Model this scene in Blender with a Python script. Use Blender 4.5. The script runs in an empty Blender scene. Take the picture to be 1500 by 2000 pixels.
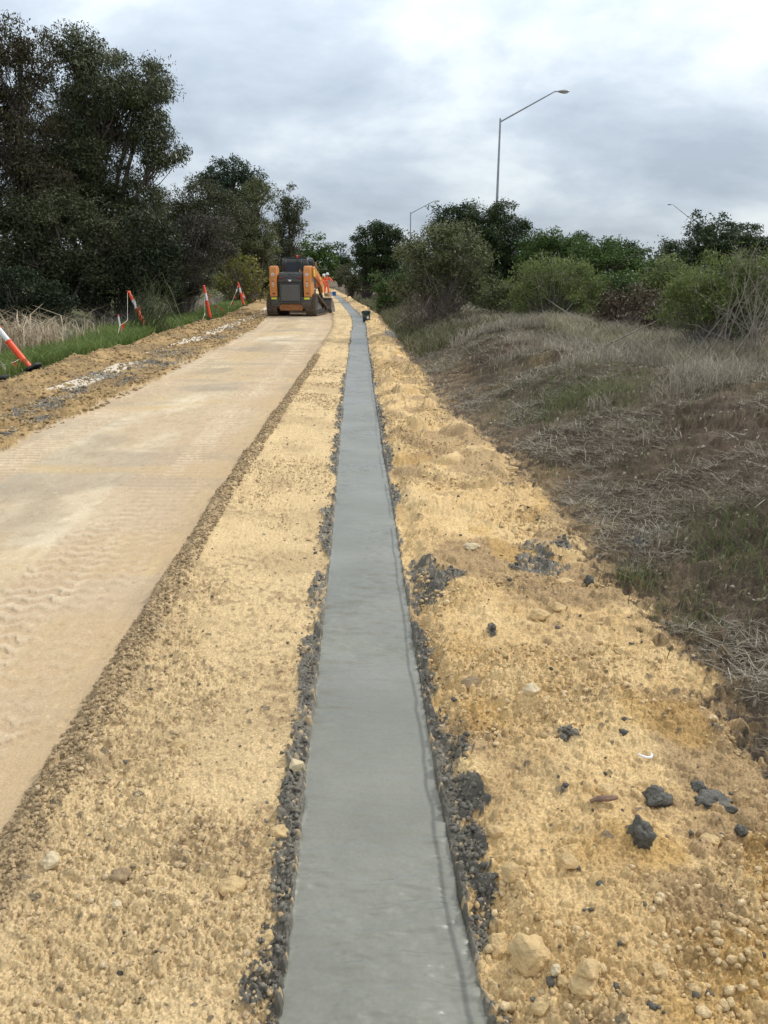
import bpy, bmesh, math, random
import numpy as np
from mathutils import Vector, Matrix

# ------------------------------------------------------------------ scene, camera, sky, sun
S = bpy.context.scene
COL = S.collection
R = math.radians
H0 = 1.6                     # eye height
F = 1480.0                   # focal length in photo pixels (photo 1500 x 2000)
PITCH = math.atan(462.0 / F)
cam_d = bpy.data.cameras.new('camera'); cam = bpy.data.objects.new('camera', cam_d); COL.objects.link(cam)
cam.location = (0, 0, H0); cam.rotation_euler = (math.pi / 2 - PITCH, 0, 0)
cam_d.sensor_fit = 'VERTICAL'; cam_d.sensor_height = 24.0; cam_d.lens = 24.0 * F / 2000.0
cam_d.clip_start = 0.05; cam_d.clip_end = 6000
S.camera = cam
S.render.resolution_x = 768; S.render.resolution_y = 1024
S.view_settings.view_transform = 'Standard'; S.view_settings.look = 'None'
S.view_settings.gamma = 1.0; S.view_settings.exposure = 0.62
try: S.view_settings.use_curve_mapping = False
except Exception: pass

SUN_EL, SUN_AZ = R(42), R(55)
w = bpy.data.worlds.new('World'); S.world = w; w.use_nodes = True
nt = w.node_tree; nt.nodes.clear()
def N(t, kind, **kw):
    n = t.nodes.new(kind)
    for k, v in kw.items(): setattr(n, k, v)
    return n
def mth(t, op, a, b=None, clamp=False):
    n = t.nodes.new('ShaderNodeMath'); n.operation = op; n.use_clamp = clamp
    for i, v in enumerate((a, b)):
        if v is None: continue
        if isinstance(v, (int, float)): n.inputs[i].default_value = v
        else: t.links.new(v, n.inputs[i])
    return n.outputs[0]
def build_world():
    L = nt.links
    out = N(nt, 'ShaderNodeOutputWorld')
    sky = N(nt, 'ShaderNodeTexSky'); sky.sky_type = 'NISHITA'; sky.sun_disc = False
    sky.sun_elevation = SUN_EL; sky.sun_rotation = SUN_AZ
    bs = N(nt, 'ShaderNodeBackground'); bs.inputs[1].default_value = 0.1
    L.new(sky.outputs[0], bs.inputs[0])
    tc = N(nt, 'ShaderNodeTexCoord'); sp = N(nt, 'ShaderNodeSeparateXYZ'); L.new(tc.outputs['Generated'], sp.inputs[0])
    z = mth(nt, 'MAXIMUM', sp.outputs[2], 0.0)
    zz = mth(nt, 'ADD', z, 0.42)
    cb = N(nt, 'ShaderNodeCombineXYZ')
    L.new(mth(nt, 'DIVIDE', sp.outputs[0], zz), cb.inputs[0]); L.new(mth(nt, 'DIVIDE', sp.outputs[1], zz), cb.inputs[1])
    n1 = N(nt, 'ShaderNodeTexNoise'); n1.inputs['Scale'].default_value = 2.6; n1.inputs['Detail'].default_value = 7
    n1.inputs['Roughness'].default_value = 0.56; n1.inputs['Distortion'].default_value = 0.15
    mp = N(nt, 'ShaderNodeMapping'); mp.inputs['Location'].default_value = (3.1, 7.7, 0); mp.inputs['Scale'].default_value = (0.8, 1.05, 1)
    L.new(cb.outputs[0], mp.inputs[0]); L.new(mp.outputs[0], n1.inputs['Vector'])
    n2 = N(nt, 'ShaderNodeTexNoise'); n2.inputs['Scale'].default_value = 0.8; n2.inputs['Detail'].default_value = 2
    L.new(mp.outputs[0], n2.inputs['Vector'])
    s = mth(nt, 'ADD', mth(nt, 'MULTIPLY', n1.outputs[0], 0.65), mth(nt, 'MULTIPLY', n2.outputs[0], 0.35))
    cr = N(nt, 'ShaderNodeValToRGB')
    e = cr.color_ramp.elements
    e[0].position = 0.40; e[0].color = (0.41, 0.48, 0.57, 1)
    e[1].position = 0.60; e[1].color = (0.80, 0.865, 0.90, 1)
    m = cr.color_ramp.elements.new(0.5); m.color = (0.55, 0.625, 0.71, 1)
    L.new(s, cr.inputs[0])
    # an overcast sky is brighter overhead than at the horizon
    el = mth(nt, 'MINIMUM', mth(nt, 'ADD', mth(nt, 'MULTIPLY', z, 1.35), 0.55), 0.97)
    nz = N(nt, 'ShaderNodeMix'); nz.data_type = 'RGBA'
    rg = [i for i in nz.inputs if i.type == 'RGBA']; L.new(cr.outputs[0], rg[0]); rg[1].default_value = (0.80, 0.79, 0.765, 1)
    mrz = N(nt, 'ShaderNodeMapRange'); mrz.inputs[1].default_value = 0.38; mrz.inputs[2].default_value = 0.75; L.new(z, mrz.inputs[0])
    L.new(mrz.outputs[0], nz.inputs['Factor'])
    vm = N(nt, 'ShaderNodeVectorMath', operation='SCALE'); L.new([o for o in nz.outputs if o.type == 'RGBA'][0], vm.inputs[0]); L.new(el, vm.inputs['Scale'])
    bc = N(nt, 'ShaderNodeBackground'); L.new(vm.outputs[0], bc.inputs[0]); bc.inputs[1].default_value = 1.0
    mx = N(nt, 'ShaderNodeMixShader'); mx.inputs[0].default_value = 0.94
    L.new(bs.outputs[0], mx.inputs[1]); L.new(bc.outputs[0], mx.inputs[2]); L.new(mx.outputs[0], out.inputs[0])
build_world()
sun_d = bpy.data.lights.new('sun', 'SUN'); sun_d.energy = 1.5; sun_d.angle = R(10); sun_d.color = (1.0, 0.96, 0.9)
sun = bpy.data.objects.new('sun', sun_d); COL.objects.link(sun)
sun.rotation_euler = (math.pi / 2 - SUN_EL, 0, math.pi - SUN_AZ + math.pi)
sd = Vector((math.sin(SUN_AZ) * math.cos(SUN_EL), math.cos(SUN_AZ) * math.cos(SUN_EL), math.sin(SUN_EL)))
sun.rotation_euler = sd.to_track_quat('Z', 'Y').to_euler()
sun.location = (0, -20, 60)

# ------------------------------------------------------------------ helpers
rng = np.random.default_rng(7)
random.seed(7)
cp, sp_ = math.cos(PITCH), math.sin(PITCH)
def ray(px, py):
    u, v = px - 750.0, py - 1000.0
    return np.array([u, -v * sp_ + F * cp, -v * cp - F * sp_])
def gp(px, py, z=0.0):
    """photo pixel -> point on the plane z"""
    d = ray(px, py); t = (z - H0) / d[2]
    return np.array([d[0] * t, d[1] * t, z])
def at(px, py, Y):
    """photo pixel -> point at distance Y"""
    d = ray(px, py); t = Y / d[1]
    return np.array([d[0] * t, Y, H0 + d[2] * t])
def ppm(px, py, Y):
    d = ray(px, py); t = Y / d[1]
    return 1.0 / t           # photo px per metre at that depth (approx.)

def tag(o, label=None, cat=None, group=None, kind=None):
    if label: o['label'] = label
    if cat: o['category'] = cat
    if group: o['group'] = group
    if kind: o['kind'] = kind
    return o
def empty(name, loc, rz=0.0, rot=None):
    o = bpy.data.objects.new(name, None); COL.objects.link(o); o.location = loc
    o.rotation_euler = rot if rot else (0, 0, rz); o.empty_display_size = 0.2
    return o
def link(name, me, mat, parent=None, smooth=False):
    o = bpy.data.objects.new(name, me); COL.objects.link(o)
    if mat: me.materials.append(mat)
    if parent: o.parent = parent
    if smooth: me.polygons.foreach_set('use_smooth', np.ones(len(me.polygons), dtype=bool))
    return o
def np_mesh(name, V, Fq, smooth=False, col=None, tone=None):
    V = np.ascontiguousarray(V, dtype=np.float32); Fq = np.ascontiguousarray(Fq, dtype=np.int32)
    me = bpy.data.meshes.new(name)
    n, k = Fq.shape
    me.vertices.add(len(V)); me.vertices.foreach_set('co', V.ravel())
    me.loops.add(n * k); me.loops.foreach_set('vertex_index', Fq.ravel())
    me.polygons.add(n); me.polygons.foreach_set('loop_start', np.arange(0, n * k, k, dtype=np.int32))
    if smooth: me.polygons.foreach_set('use_smooth', np.ones(n, dtype=bool))
    me.update(calc_edges=True)
    if col is not None:
        a = me.attributes.new('Col', 'FLOAT_COLOR', 'POINT')
        c = np.ones((len(V), 4), dtype=np.float32); c[:, :3] = col; a.data.foreach_set('color', c.ravel())
    if tone is not None:
        a = me.attributes.new('tone', 'FLOAT', 'POINT'); a.data.foreach_set('value', np.ascontiguousarray(tone, dtype=np.float32))
    return me

# noise in numpy
def h2(ix, iy, seed):
    with np.errstate(over='ignore'):
        h = ix.astype(np.int64) * 374761393 + iy.astype(np.int64) * 668265263 + seed * 1274126177
        h = (h ^ (h >> 13)) * 1274126177
        h = h & 0x7fffffff
        h = (h ^ (h >> 15)) * 2246822519
        h = (h ^ (h >> 13)) & 0xffffff
    return h / float(0x1000000)
def vn(x, y, seed=0):
    ix = np.floor(x); iy = np.floor(y); fx = x - ix; fy = y - iy
    ix = ix.astype(np.int64); iy = iy.astype(np.int64)
    u = fx * fx * (3 - 2 * fx); v = fy * fy * (3 - 2 * fy)
    a = h2(ix, iy, seed); b = h2(ix + 1, iy, seed); c = h2(ix, iy + 1, seed); d = h2(ix + 1, iy + 1, seed)
    return (a * (1 - u) + b * u) * (1 - v) + (c * (1 - u) + d * u) * v
def fbm(x, y, seed=0, octv=4, gain=0.5):
    s = 0; a = 1; t = 0
    for i in range(octv):
        s = s + a * vn(x * 2 ** i + 13.7 * i, y * 2 ** i - 9.1 * i, seed + i); t += a; a *= gain
    return s / t             # 0..1
def clods(x, y, cell, seed, dens, rmin, rmax, flat=0.7):
    wx = x / cell + 0.5 * (vn(x / cell * 1.7, y / cell * 1.7, seed + 91) - .5)
    wy = y / cell + 0.5 * (vn(x / cell * 1.7 + 40, y / cell * 1.7, seed + 92) - .5)
    ix = np.floor(wx).astype(np.int64); iy = np.floor(wy).astype(np.int64)
    best = np.zeros_like(x); bid = np.zeros_like(x)
    for dx in (-1, 0, 1):
        for dy in (-1, 0, 1):
            jx = ix + dx; jy = iy + dy
            pr = h2(jx, jy, seed + 3)
            cx = jx + h2(jx, jy, seed); cy = jy + h2(jx, jy, seed + 1)
            r = (rmin + (rmax - rmin) * h2(jx, jy, seed + 2) ** 2)
            ang = h2(jx, jy, seed + 6) * 3.1416; ca = np.cos(ang); sa = np.sin(ang)
            ex = (wx - cx); ey = (wy - cy)
            e1 = ex * ca + ey * sa; e2 = (-ex * sa + ey * ca) * 1.35
            d2 = e1 * e1 + e2 * e2
            h = np.sqrt(np.maximum(0, r * r - d2)) * flat
            h = np.where(pr < dens, h, 0)
            k = h > best
            best = np.where(k, h, best); bid = np.where(k, h2(jx, jy, seed + 5), bid)
    return best * cell, bid
def sst(a, b, x):
    t = np.clip((x - a) / (b - a), 0, 1); return t * t * (3 - 2 * t)
def bump1(x, c, wdt):
    return np.exp(-((x - c) / wdt) ** 2)

# ------------------------------------------------------------------ materials
def pmat(name, col, rough=0.6, metal=0.0, noise=None, bump=None, spec=None, emit=None):
    m = bpy.data.materials.new(name); m.use_nodes = True
    t = m.node_tree; b = t.nodes['Principled BSDF']
    b.inputs['Base Color'].default_value = (*col, 1); b.inputs['Roughness'].default_value = rough
    b.inputs['Metallic'].default_value = metal
    if spec is not None: b.inputs['Specular IOR Level'].default_value = spec
    tc = N(t, 'ShaderNodeTexCoord')
    sc, amt = noise if noise else (9.0, 0.25)
    n = N(t, 'ShaderNodeTexNoise'); n.inputs['Scale'].default_value = sc; n.inputs['Detail'].default_value = 5
    t.links.new(tc.outputs['Object'], n.inputs['Vector'])
    mr = N(t, 'ShaderNodeMapRange'); mr.inputs[1].default_value = 0.3; mr.inputs[2].default_value = 0.7
    mr.inputs[3].default_value = 1 - amt; mr.inputs[4].default_value = 1 + amt
    t.links.new(n.outputs[0], mr.inputs[0])
    vm = N(t, 'ShaderNodeVectorMath', operation='SCALE'); vm.inputs[0].default_value = col
    t.links.new(mr.outputs[0], vm.inputs['Scale']); t.links.new(vm.outputs[0], b.inputs['Base Color'])
    if bump:
        bp = N(t, 'ShaderNodeBump'); bp.inputs['Strength'].default_value = bump[1]; bp.inputs['Distance'].default_value = 0.01
        n3 = N(t, 'ShaderNodeTexNoise'); n3.inputs['Scale'].default_value = bump[0]; n3.inputs['Detail'].default_value = 4
        t.links.new(tc.outputs['Object'], n3.inputs['Vector']); t.links.new(n3.outputs[0], bp.inputs['Height'])
        t.links.new(bp.outputs[0], b.inputs['Normal'])
    return m
def soil_mat(name, amt=0.35, rough=0.95, bscale=200, bstr=1.0):
    m = bpy.data.materials.new(name); m.use_nodes = True
    t = m.node_tree; b = t.nodes['Principled BSDF']; L = t.links
    b.inputs['Roughness'].default_value = rough; b.inputs['Specular IOR Level'].default_value = 0.15
    at_ = N(t, 'ShaderNodeAttribute'); at_.attribute_name = 'Col'
    g = N(t, 'ShaderNodeNewGeometry')
    n = N(t, 'ShaderNodeTexNoise'); n.inputs['Scale'].default_value = 130; n.inputs['Detail'].default_value = 4; n.inputs['Roughness'].default_value = 0.7
    L.new(g.outputs['Position'], n.inputs['Vector'])
    mr = N(t, 'ShaderNodeMapRange'); mr.inputs[1].default_value = 0.3; mr.inputs[2].default_value = 0.7
    mr.inputs[3].default_value = 1 - amt; mr.inputs[4].default_value = 1 + amt
    L.new(n.outputs[0], mr.inputs[0])
    vm = N(t, 'ShaderNodeVectorMath', operation='SCALE'); L.new(at_.outputs['Color'], vm.inputs[0]); L.new(mr.outputs[0], vm.inputs['Scale'])
    L.new(vm.outputs[0], b.inputs['Base Color'])
    bp = N(t, 'ShaderNodeBump'); bp.inputs['Strength'].default_value = bstr; bp.inputs['Distance'].default_value = 0.005
    n3 = N(t, 'ShaderNodeTexNoise'); n3.inputs['Scale'].default_value = bscale; n3.inputs['Detail'].default_value = 4; n3.inputs['Roughness'].default_value = .7
    L.new(g.outputs['Position'], n3.inputs['Vector']); L.new(n3.outputs[0], bp.inputs['Height']); L.new(bp.outputs[0], b.inputs['Normal'])
    return m
def leaf_mat(name, a, bcol, rough=0.55, spec=0.3, trans=0.15, var=0.5):
    m = bpy.data.materials.new(name); m.use_nodes = True
    t = m.node_tree; b = t.nodes['Principled BSDF']; L = t.links
    b.inputs['Roughness'].default_value = rough; b.inputs['Specular IOR Level'].default_value = spec
    tn = N(t, 'ShaderNodeAttribute'); tn.attribute_name = 'tone'
    mx = N(t, 'ShaderNodeMix'); mx.data_type = 'RGBA'
    mx.inputs['A'].default_value = (*a, 1); mx.inputs['B'].default_value = (*bcol, 1)
    for i, inp in enumerate(mx.inputs):
        if inp.type == 'RGBA':
            inp.default_value = (*a, 1) if inp.name == 'A' else (*bcol, 1)
    L.new(tn.outputs['Fac'], mx.inputs['Factor'])
    res = [o for o in mx.outputs if o.type == 'RGBA'][0]
    g = N(t, 'ShaderNodeNewGeometry')
    mr = N(t, 'ShaderNodeMapRange'); mr.inputs[3].default_value = 1 - var; mr.inputs[4].default_value = 1 + var
    L.new(g.outputs['Random Per Island'], mr.inputs[0])
    vm = N(t, 'ShaderNodeVectorMath', operation='SCALE'); L.new(res, vm.inputs[0]); L.new(mr.outputs[0], vm.inputs['Scale'])
    L.new(vm.outputs[0], b.inputs['Base Color'])
    tr = N(t, 'ShaderNodeBsdfTranslucent'); L.new(vm.outputs[0], tr.inputs[0])
    ms = N(t, 'ShaderNodeMixShader'); ms.inputs[0].default_value = trans
    L.new(b.outputs[0], ms.inputs[1]); L.new(tr.outputs[0], ms.inputs[2])
    L.new(ms.outputs[0], t.nodes['Material Output'].inputs[0])
    return m

M_soil = soil_mat('sandy soil', amt=0.42)
M_road = soil_mat('compacted sand', amt=0.20, bscale=260, bstr=0.5)
M_bank = soil_mat('dark bank soil', amt=0.45)
M_mud = soil_mat('wet grey slurry', amt=0.35, rough=0.62, bscale=200, bstr=0.7)
M_mud.node_tree.nodes['Principled BSDF'].inputs['Specular IOR Level'].default_value = 0.4

# ------------------------------------------------------------------ plan of the ground (metres)
def tcx(Y):   # centre of the concrete strip
    return np.interp(Y, [-20, 1.28, 2.2, 5.1, 7.9, 11, 15.7, 19, 22.9, 27, 32, 41.6, 52, 62, 78, 110, 3000],
                        [0.1, 0.0, -.045, -.14, -.25, -.36, -.51, -.62, -.74, -.85, -1.12, -1.9, -2.75, -3.7, -5.4, -9, -400])
HW = 0.214
def hwf(Y): return np.interp(Y, [1.2, 1.8, 2.6, 4], [.240, .226, .218, .214])
def patchf(X, Y): return sst(.40, .60, fbm(X * 1.9, Y * 1.9, 61, 3))
def rrx(Y):   # right edge of the road
    return np.interp(Y, [-20, 1.8, 2.9, 5.6, 13.8, 25, 33, 45, 62, 78, 110, 3000], [-1.1, -1.13, -1.17, -1.27, -1.40, -1.65, -2.2, -3.2, -5.2, -7.2, -11.4, -402])
def rlx(Y):
    return np.interp(Y, [-20, 3, 7.3, 10.7, 25, 33, 45, 62, 78, 110, 3000], [-3.9, -3.85, -3.75, -3.65, -4.15, -4.9, -6.0, -8.0, -10.2, -15, -406])
def lgx(Y):
    return np.interp(Y, [-20, 8, 12, 14.3, 17.9, 22, 30, 40, 60, 80, 110, 3000], [-5.9, -5.9, -5.95, -6.15, -5.95, -6.35, -6.25, -7.2, -9.2, -11.8, -17, -410])
def rex(Y):   # edge between spoil and dark bank
    return np.interp(Y, [-20, 2.1, 3.5, 6.7, 8.2, 9.5, 12, 16, 22.9, 32, 41, 62, 78, 110, 3000], [1.26, 1.24, 1.20, 1.10, .90, .77, .62, .42, .12, -.28, -1.0, -2.9, -4.5, -8, -396])
def cxr(Y):   # crest line of the bank
    return np.interp(Y, [-20, 4, 8, 14, 22, 30, 45, 200], [5, 4.6, 4.1, 3.3, 2.3, 2.2, 1.6, -20])
MUD = []      # (cx, cy, rx, ry, weight) grey slurry patches in metres
for (px, py, rx, ry) in [(1050, 1105, 55, 32), (1095, 1080, 22, 10), (835, 1150, 48, 45), (985, 962, 22, 9), (1005, 1130, 18, 8),
                         (1105, 1472, 22, 17), (950, 640, 30, 10), (765, 655, 22, 9),
                         (885, 1140, 30, 10), (590, 1610, 34, 45), (560, 1560, 14, 40), (905, 1560, 45, 45), (925, 1660, 28, 60), (895, 1480, 32, 40),
                         (620, 1150, 14, 40), (600, 1330, 18, 45), (560, 1720, 30, 70), (528, 1880, 44, 95), (945, 1740, 30, 60), (960, 1260, 10, 8),
                         (930, 1830, 30, 45)]:
    c = gp(px, py); k = ppm(px, py, c[1]); e = gp(px, py - ry); MUD.append((c[0], c[1], rx / k, abs(e[1] - c[1]), 1.0))
BMUD = []
for (px, py, rx, ry) in [(1290, 1018, 48, 24), (1240, 1035, 24, 12)]:
    c = at(px, py, 4.35); BMUD.append((c[0], 4.35 + (1018 - py) * 0.006, rx / ppm(px, py, 4.35), .13, 1.0))
LMUD = []
for (px, py, rx, ry) in [(92, 790, 45, 20), (75, 820, 24, 8), (15, 850, 14, 8), (200, 735, 46, 10), (155, 765, 30, 9), (300, 712, 55, 9), (345, 690, 40, 7), (250, 745, 24, 6), (420, 660, 35, 4), (460, 643, 22, 3)]:
    c = gp(px, py); k = ppm(px, py, c[1]); e = gp(px, py - ry); LMUD.append((c[0], c[1], rx / k, abs(e[1] - c[1]) + .05, 1.0))

def terrain(X, Y, gs=None):
    """height, colour (n,3), region id.  gs = local grid spacing used to fade detail"""
    if gs is None: gs = np.full_like(X, 0.003)
    tc = tcx(Y); s = X - tc
    rr = rrx(Y); rl = rlx(Y); lg = lgx(Y); re = rex(Y); cx = cxr(Y)
    n1 = fbm(X * 1.3, Y * 1.3, 1, 4) - .5
    n2 = fbm(X * 6, Y * 6, 11, 4) - .5
    n3 = fbm(X * 25, Y * 25, 21, 3) - .5
    n4 = fbm(X * 55, Y * 55, 31, 4) - .5
    fine = np.clip(0.02 / gs, 0, 1)
    c1, i1 = clods(X, Y, 0.018, 101, 0.85, .25, .66)
    c2, i2 = clods(X, Y, 0.038, 201, 0.70, .2, .62)
    c3, i3 = clods(X, Y, 0.090, 301, 0.42, .12, .48, .62)
    c4, i4 = clods(X, Y, 0.21, 401, 0.16, .12, .42, .5)
    crumb = np.maximum(np.maximum(c1, c2), c3)
    crumb_w = np.maximum(crumb, c4)
    # ---- region masks
    rag = n2 * .12 + n3 * .05
    m_road = sst(-.03, .03, X - (rl + n1 * .5 + rag)) * sst(-.035, .02, (rr + n1 * .10 + rag * .6) - X)
    d_r = X - (rr + n1 * .10)
    m_wind = sst(-.06, .03, d_r) * (1 - sst(.05, .21, d_r + n2 * .34))
    m_bank = sst(-.03, .03, X - (re + n1 * .35 + rag * 1.6 + n3 * .22 + n4 * .10))
    m_grass = sst(-.12, .12, (lg + n1 * .8 + rag) - X)
    m_left = sst(-.03, .03, (rl + n1 * .5 + rag) - X) * (1 - m_grass)
    edge = np.abs(s) - hwf(Y)
    side = np.where(s > 0, 1.15, 1.0)
    mw = (0.004 + .070 * np.clip(fbm(s * 0 + np.sign(s) * 5, Y * 2.0, 51, 3) * 2.3 - .80, 0, 1)) * side + n2 * .075 + n3 * .05
    mw = mw + n4 * .02
    mw = np.where(Y > 12, mw * .6 + .01, mw)
    m_mud = (1 - sst(-.006, .010, edge - mw)) * (Y < 82)
    nn = n2 * 2.2 + n3 * 2.4 + n4 * 1.6
    blob = np.zeros_like(X)
    for (bx, by, rx, ry, wt) in MUD + BMUD + LMUD:
        q = ((X - bx) / rx) ** 2 + ((Y - by) / ry) ** 2
        blob = np.maximum(blob, 1 - sst(.50, .62, q + nn))
    m_mud = np.maximum(m_mud, blob * (m_road < .4))
    inside = (edge < 0) & (Y < 82)
    # ---- heights
    z = np.zeros_like(X) + n1 * .02
    m_bs = sst(-.14, .14, X - (re + n1 * .35))
    z = z - .012 * m_road
    # right verge is a low heap of spoil that drops to the strip
    rv = (s > 0) * (1 - m_bs)
    z += rv * (.055 * sst(.03, .16, edge + n2 * .10) + (fbm(X * 3.3, Y * 3.3, 77, 3) - .45) * .11 * sst(.05, .3, edge))
    # left verge
    lv = (s < 0) * (1 - m_road) * (1 - m_left) * (1 - m_grass)
    z += lv * (.018 * sst(.0, .1, edge) + (fbm(X * 3.0, Y * 3.0, 87, 3) - .5) * .035 * sst(.04, .2, edge))
    # windrow
    z += .028 * bump1(d_r, .08, .09)
    # left rough strip, spoil ridge by the grass
    z += m_left * ((fbm(X * 2.4, Y * 2.4, 97, 4) - .4) * .07) + .09 * bump1(X, lg + .35 + n1 * .4, .35) * np.clip((Y - 9) / 4, .3, 1)
    z += -.10 * sst(0, 3, lg - .3 - X)
    # bank
    t = (X - re) / np.maximum(cx - re, .3)
    bk = .76 * (.5 * sst(-.08, .55, t) + .5 * sst(.1, 1.0, t)) * (1 - .55 * sst(1.10, 1.9, t)) * (1 - .24 * sst(6, 11, Y)) * (1 - .30 * sst(15, 24, Y))
    bk = np.where(Y > 30, bk * (1 - sst(30, 48, Y) * .75), bk)
    z += bk + m_bank * (n1 * .22 * np.clip(t, 0, 1) + (fbm(X * .55, Y * .55, 227, 2) - .5) * .26 * sst(.1, .6, t) + n2 * .075 + n3 * .02)
    # dozed hollow and spoil lip in the bank at the near left end
    z += .14 * np.exp(-(((X - 1.85) / .75) ** 2 + ((Y - 13.0) / 2.4) ** 2))
    trk = np.exp(-(((X - 1.45) / .45) ** 2 + ((Y - 12.2) / 2.3) ** 2) * 1.0)
    z += trk * .05 * np.sin((Y + X * .4) * 2 * np.pi / .32 + n1 * 3)
    # crumbly detail
    wcr = (1 - m_road)
    amp = np.where(s > 0, 1.2, .85) * (1 + m_bank * .15)
    amp = np.where(m_left > .5, .95, amp)
    patch = patchf(X, Y)         # smooth trodden patches and crumbly ones
    lvpatch = np.where((s < 0) & (m_left < .5), .30 + .85 * patch, .55 + .70 * patch)
    cr = crumb * (.38 + .80 * lvpatch) * amp + c4 * .6 * (s > 0) * (1 - m_bs) + c4 * .4 * m_left
    cr = np.maximum(cr, m_wind * crumb * 1.25)
    cr = np.maximum(cr, m_mud * (np.maximum(np.maximum(c1, c2), c3) * 1.6 + .002))
    n5 = fbm(X * 190, Y * 190, 35, 2) - .5
    c5, i5 = clods(X, Y, 0.42, 501, 0.72, .2, .6, .50)
    fr5 = sst(2.5, 9, Y) * (1 - m_bs) * (1 - m_grass) * ((s > 0) + .6 * (m_left > .5))
    z += c5 * fr5 * .9 * sst(.06, .3, edge)
    z += wcr * cr * 1.15 + (np.abs(n4) * -.024 + n5 * .009 + np.abs(n3) * -.020 + n2 * .016) * wcr * (.30 + .85 * lvpatch)
    mud_s = 1 - sst(-.006, .03, edge - mw); mud_s = np.maximum(mud_s, blob * .6)
    z += mud_s * (.009 + n3 * .014)
    z += 0
    # road: lug prints of the tracks
    z += m_road * (n2 * .007 + n3 * .004 + n4 * .002)
    prnt = np.zeros_like(X); strp = np.zeros_like(X)
    for xo, wd, y0, fr, q in ((-.42, .225, 0.0, .105, 1), (-2.05, .235, .3, .105, 2), (-.62, .22, .04, .112, 3), (-2.30, .21, .07, .11, 4)):
        xx = X - (rr + xo) - .16 * (fbm(Y * .35, Y * 0 + 3 + q, 5, 2) - .5)
        mk = sst(wd, wd - .05, np.abs(xx + n3 * .05))
        tri = np.abs(((xx / .15) % 1.0) - .5) * 2
        ph = (Y + y0 + (.05 * tri) * sst(6, 4, Y) + .03 * n1 + .03 * n3) / fr
        sq = sst(.3, .75, .5 + .5 * np.sin(2 * np.pi * ph) + n3 * 1.1 + n4 * .5)
        fade = sst(.46, .62, fbm(X * 1.6 + 5 + q * 9, Y * .9, 71 + q, 4)) * .9 + .30
        m_ = mk * fade * (.35 + .9 * vn(X * 7, Y * 7, 74 + q))
        strp = np.maximum(strp, mk * (.5 + .5 * fade)); prnt += m_ * sq * (.9 if q < 3 else .6); z += m_road * m_ * (sq - .6) * .0085
    # long smears left by the blade
    prnt = np.clip(prnt, 0, 1)
    z += m_road * (fbm(X * 22, Y * 1.1, 88, 3) - .5) * .007 * sst(.4, .6, fbm(X * .8, Y * .4, 89, 2))
    inside_d = sst(0.0, -.02, edge) * (Y < 82)
    z = z * (1 - inside_d) + (-.07) * inside_d
    # ---- colours (albedo)
    def C(r, g, b): return np.array([r, g, b], dtype=np.float64)
    def mixc(a, m, c): return a * (1 - m[:, None]) + c * m[:, None]
    big = fbm(X * .9, Y * .9, 131, 4); med = fbm(X * 4.2, Y * 4.2, 141, 4)
    col = np.zeros((len(X), 3)) + C(.63, .455, .23)
    col = mixc(col, sst(.45, .7, med), C(.70, .525, .28))
    col = mixc(col, sst(.44, .62, fbm(X * 2.6, Y * 2.6, 151, 4)) * .75 * (s > 0), C(.36, .255, .145))
    lef = (s < 0).astype(float)
    col = mixc(col, lef * .8, C(.63, .485, .28))
    col = mixc(col, lef * sst(.48, .72, fbm(X * 2.2, Y * 2.2, 161, 4)) * .55, C(.42, .31, .175))
    col = mixc(col, sst(.52, .68, fbm(X * 34, Y * 34, 155, 3)) * (.05 + .60 * sst(.42, .62, fbm(X * 2.2, Y * 2.2, 156, 4))), C(.31, .215, .125))
    ochre = sst(.60, .74, fbm(X * 2.9 + 9, Y * 2.9, 171, 3))
    col = mixc(col, ochre * .38 * (s > 0), C(.50, .30, .07))
    col = mixc(col, m_wind * .7, C(.37, .28, .17))
    # road
    rc = np.zeros((len(X), 3)) + C(.50, .40, .275)
    rc = mixc(rc, sst(.45, .68, fbm(X * .9, Y * .35, 181, 4)), C(.64, .55, .40))
    rc = mixc(rc, sst(.50, .72, fbm(X * .8 + 4, Y * .3, 191, 4)) * .5, C(.50, .37, .20))
    rc = mixc(rc, sst(.55, .78, fbm(X * 1.7 + 8, Y * .8, 196, 4)) * .5, C(.30, .25, .18))
    rc = mixc(rc, sst(.45, .75, fbm(X * 14, Y * 9, 197, 4)) * .30, C(.33, .25, .15))
    rc = mixc(rc, sst(.50, .66, fbm(X * .5 + 2, Y * 1.3, 198, 4)) * .55, C(.33, .28, .215))
    rc = mixc(rc, sst(.58, .72, fbm(X * .6 + 21, Y * 1.1, 199, 4)) * .65, C(.53, .395, .215))
    rc = mixc(rc, strp * .55, C(.44, .325, .215))
    rc = mixc(rc, prnt * .75, C(.62, .52, .37))
    rc = mixc(rc, sst(.42, .70, np.clip((X - rr) / .9 + 1, 0, 1) * .8 + n1 * .6) * .45, C(.45, .335, .215))
    col = mixc(col, m_road, rc)
    # left rough strip
    lc = np.zeros((len(X), 3)) + C(.31, .215, .105)
    lc = mixc(lc, sst(.4, .65, med), C(.43, .30, .145))
    lc = mixc(lc, sst(.5, .7, fbm(X * 1.7, Y * 1.7, 201, 3)) * .6, C(.20, .145, .085))
    col = mixc(col, m_left, lc)
    # old concrete edge showing through in pieces
    oc = bump1(X, -4.72 - np.clip((Y - 12) * .028, 0, .6) - np.clip((Y - 33) * .08, 0, 8), .24) > .5
    ocm = oc * (sst(.44, .47, fbm(X * .3, Y * .42, 211, 2) + n2 * .16) + (Y > 22) * sst(.30, .34, fbm(X, Y * .4, 212, 2) + .12)) * (Y > 11) * (Y < 44) * 1.0
    ocm = np.clip(ocm, 0, 1)
    z = z * (1 - ocm * .85) + .03 * ocm * .85
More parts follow.
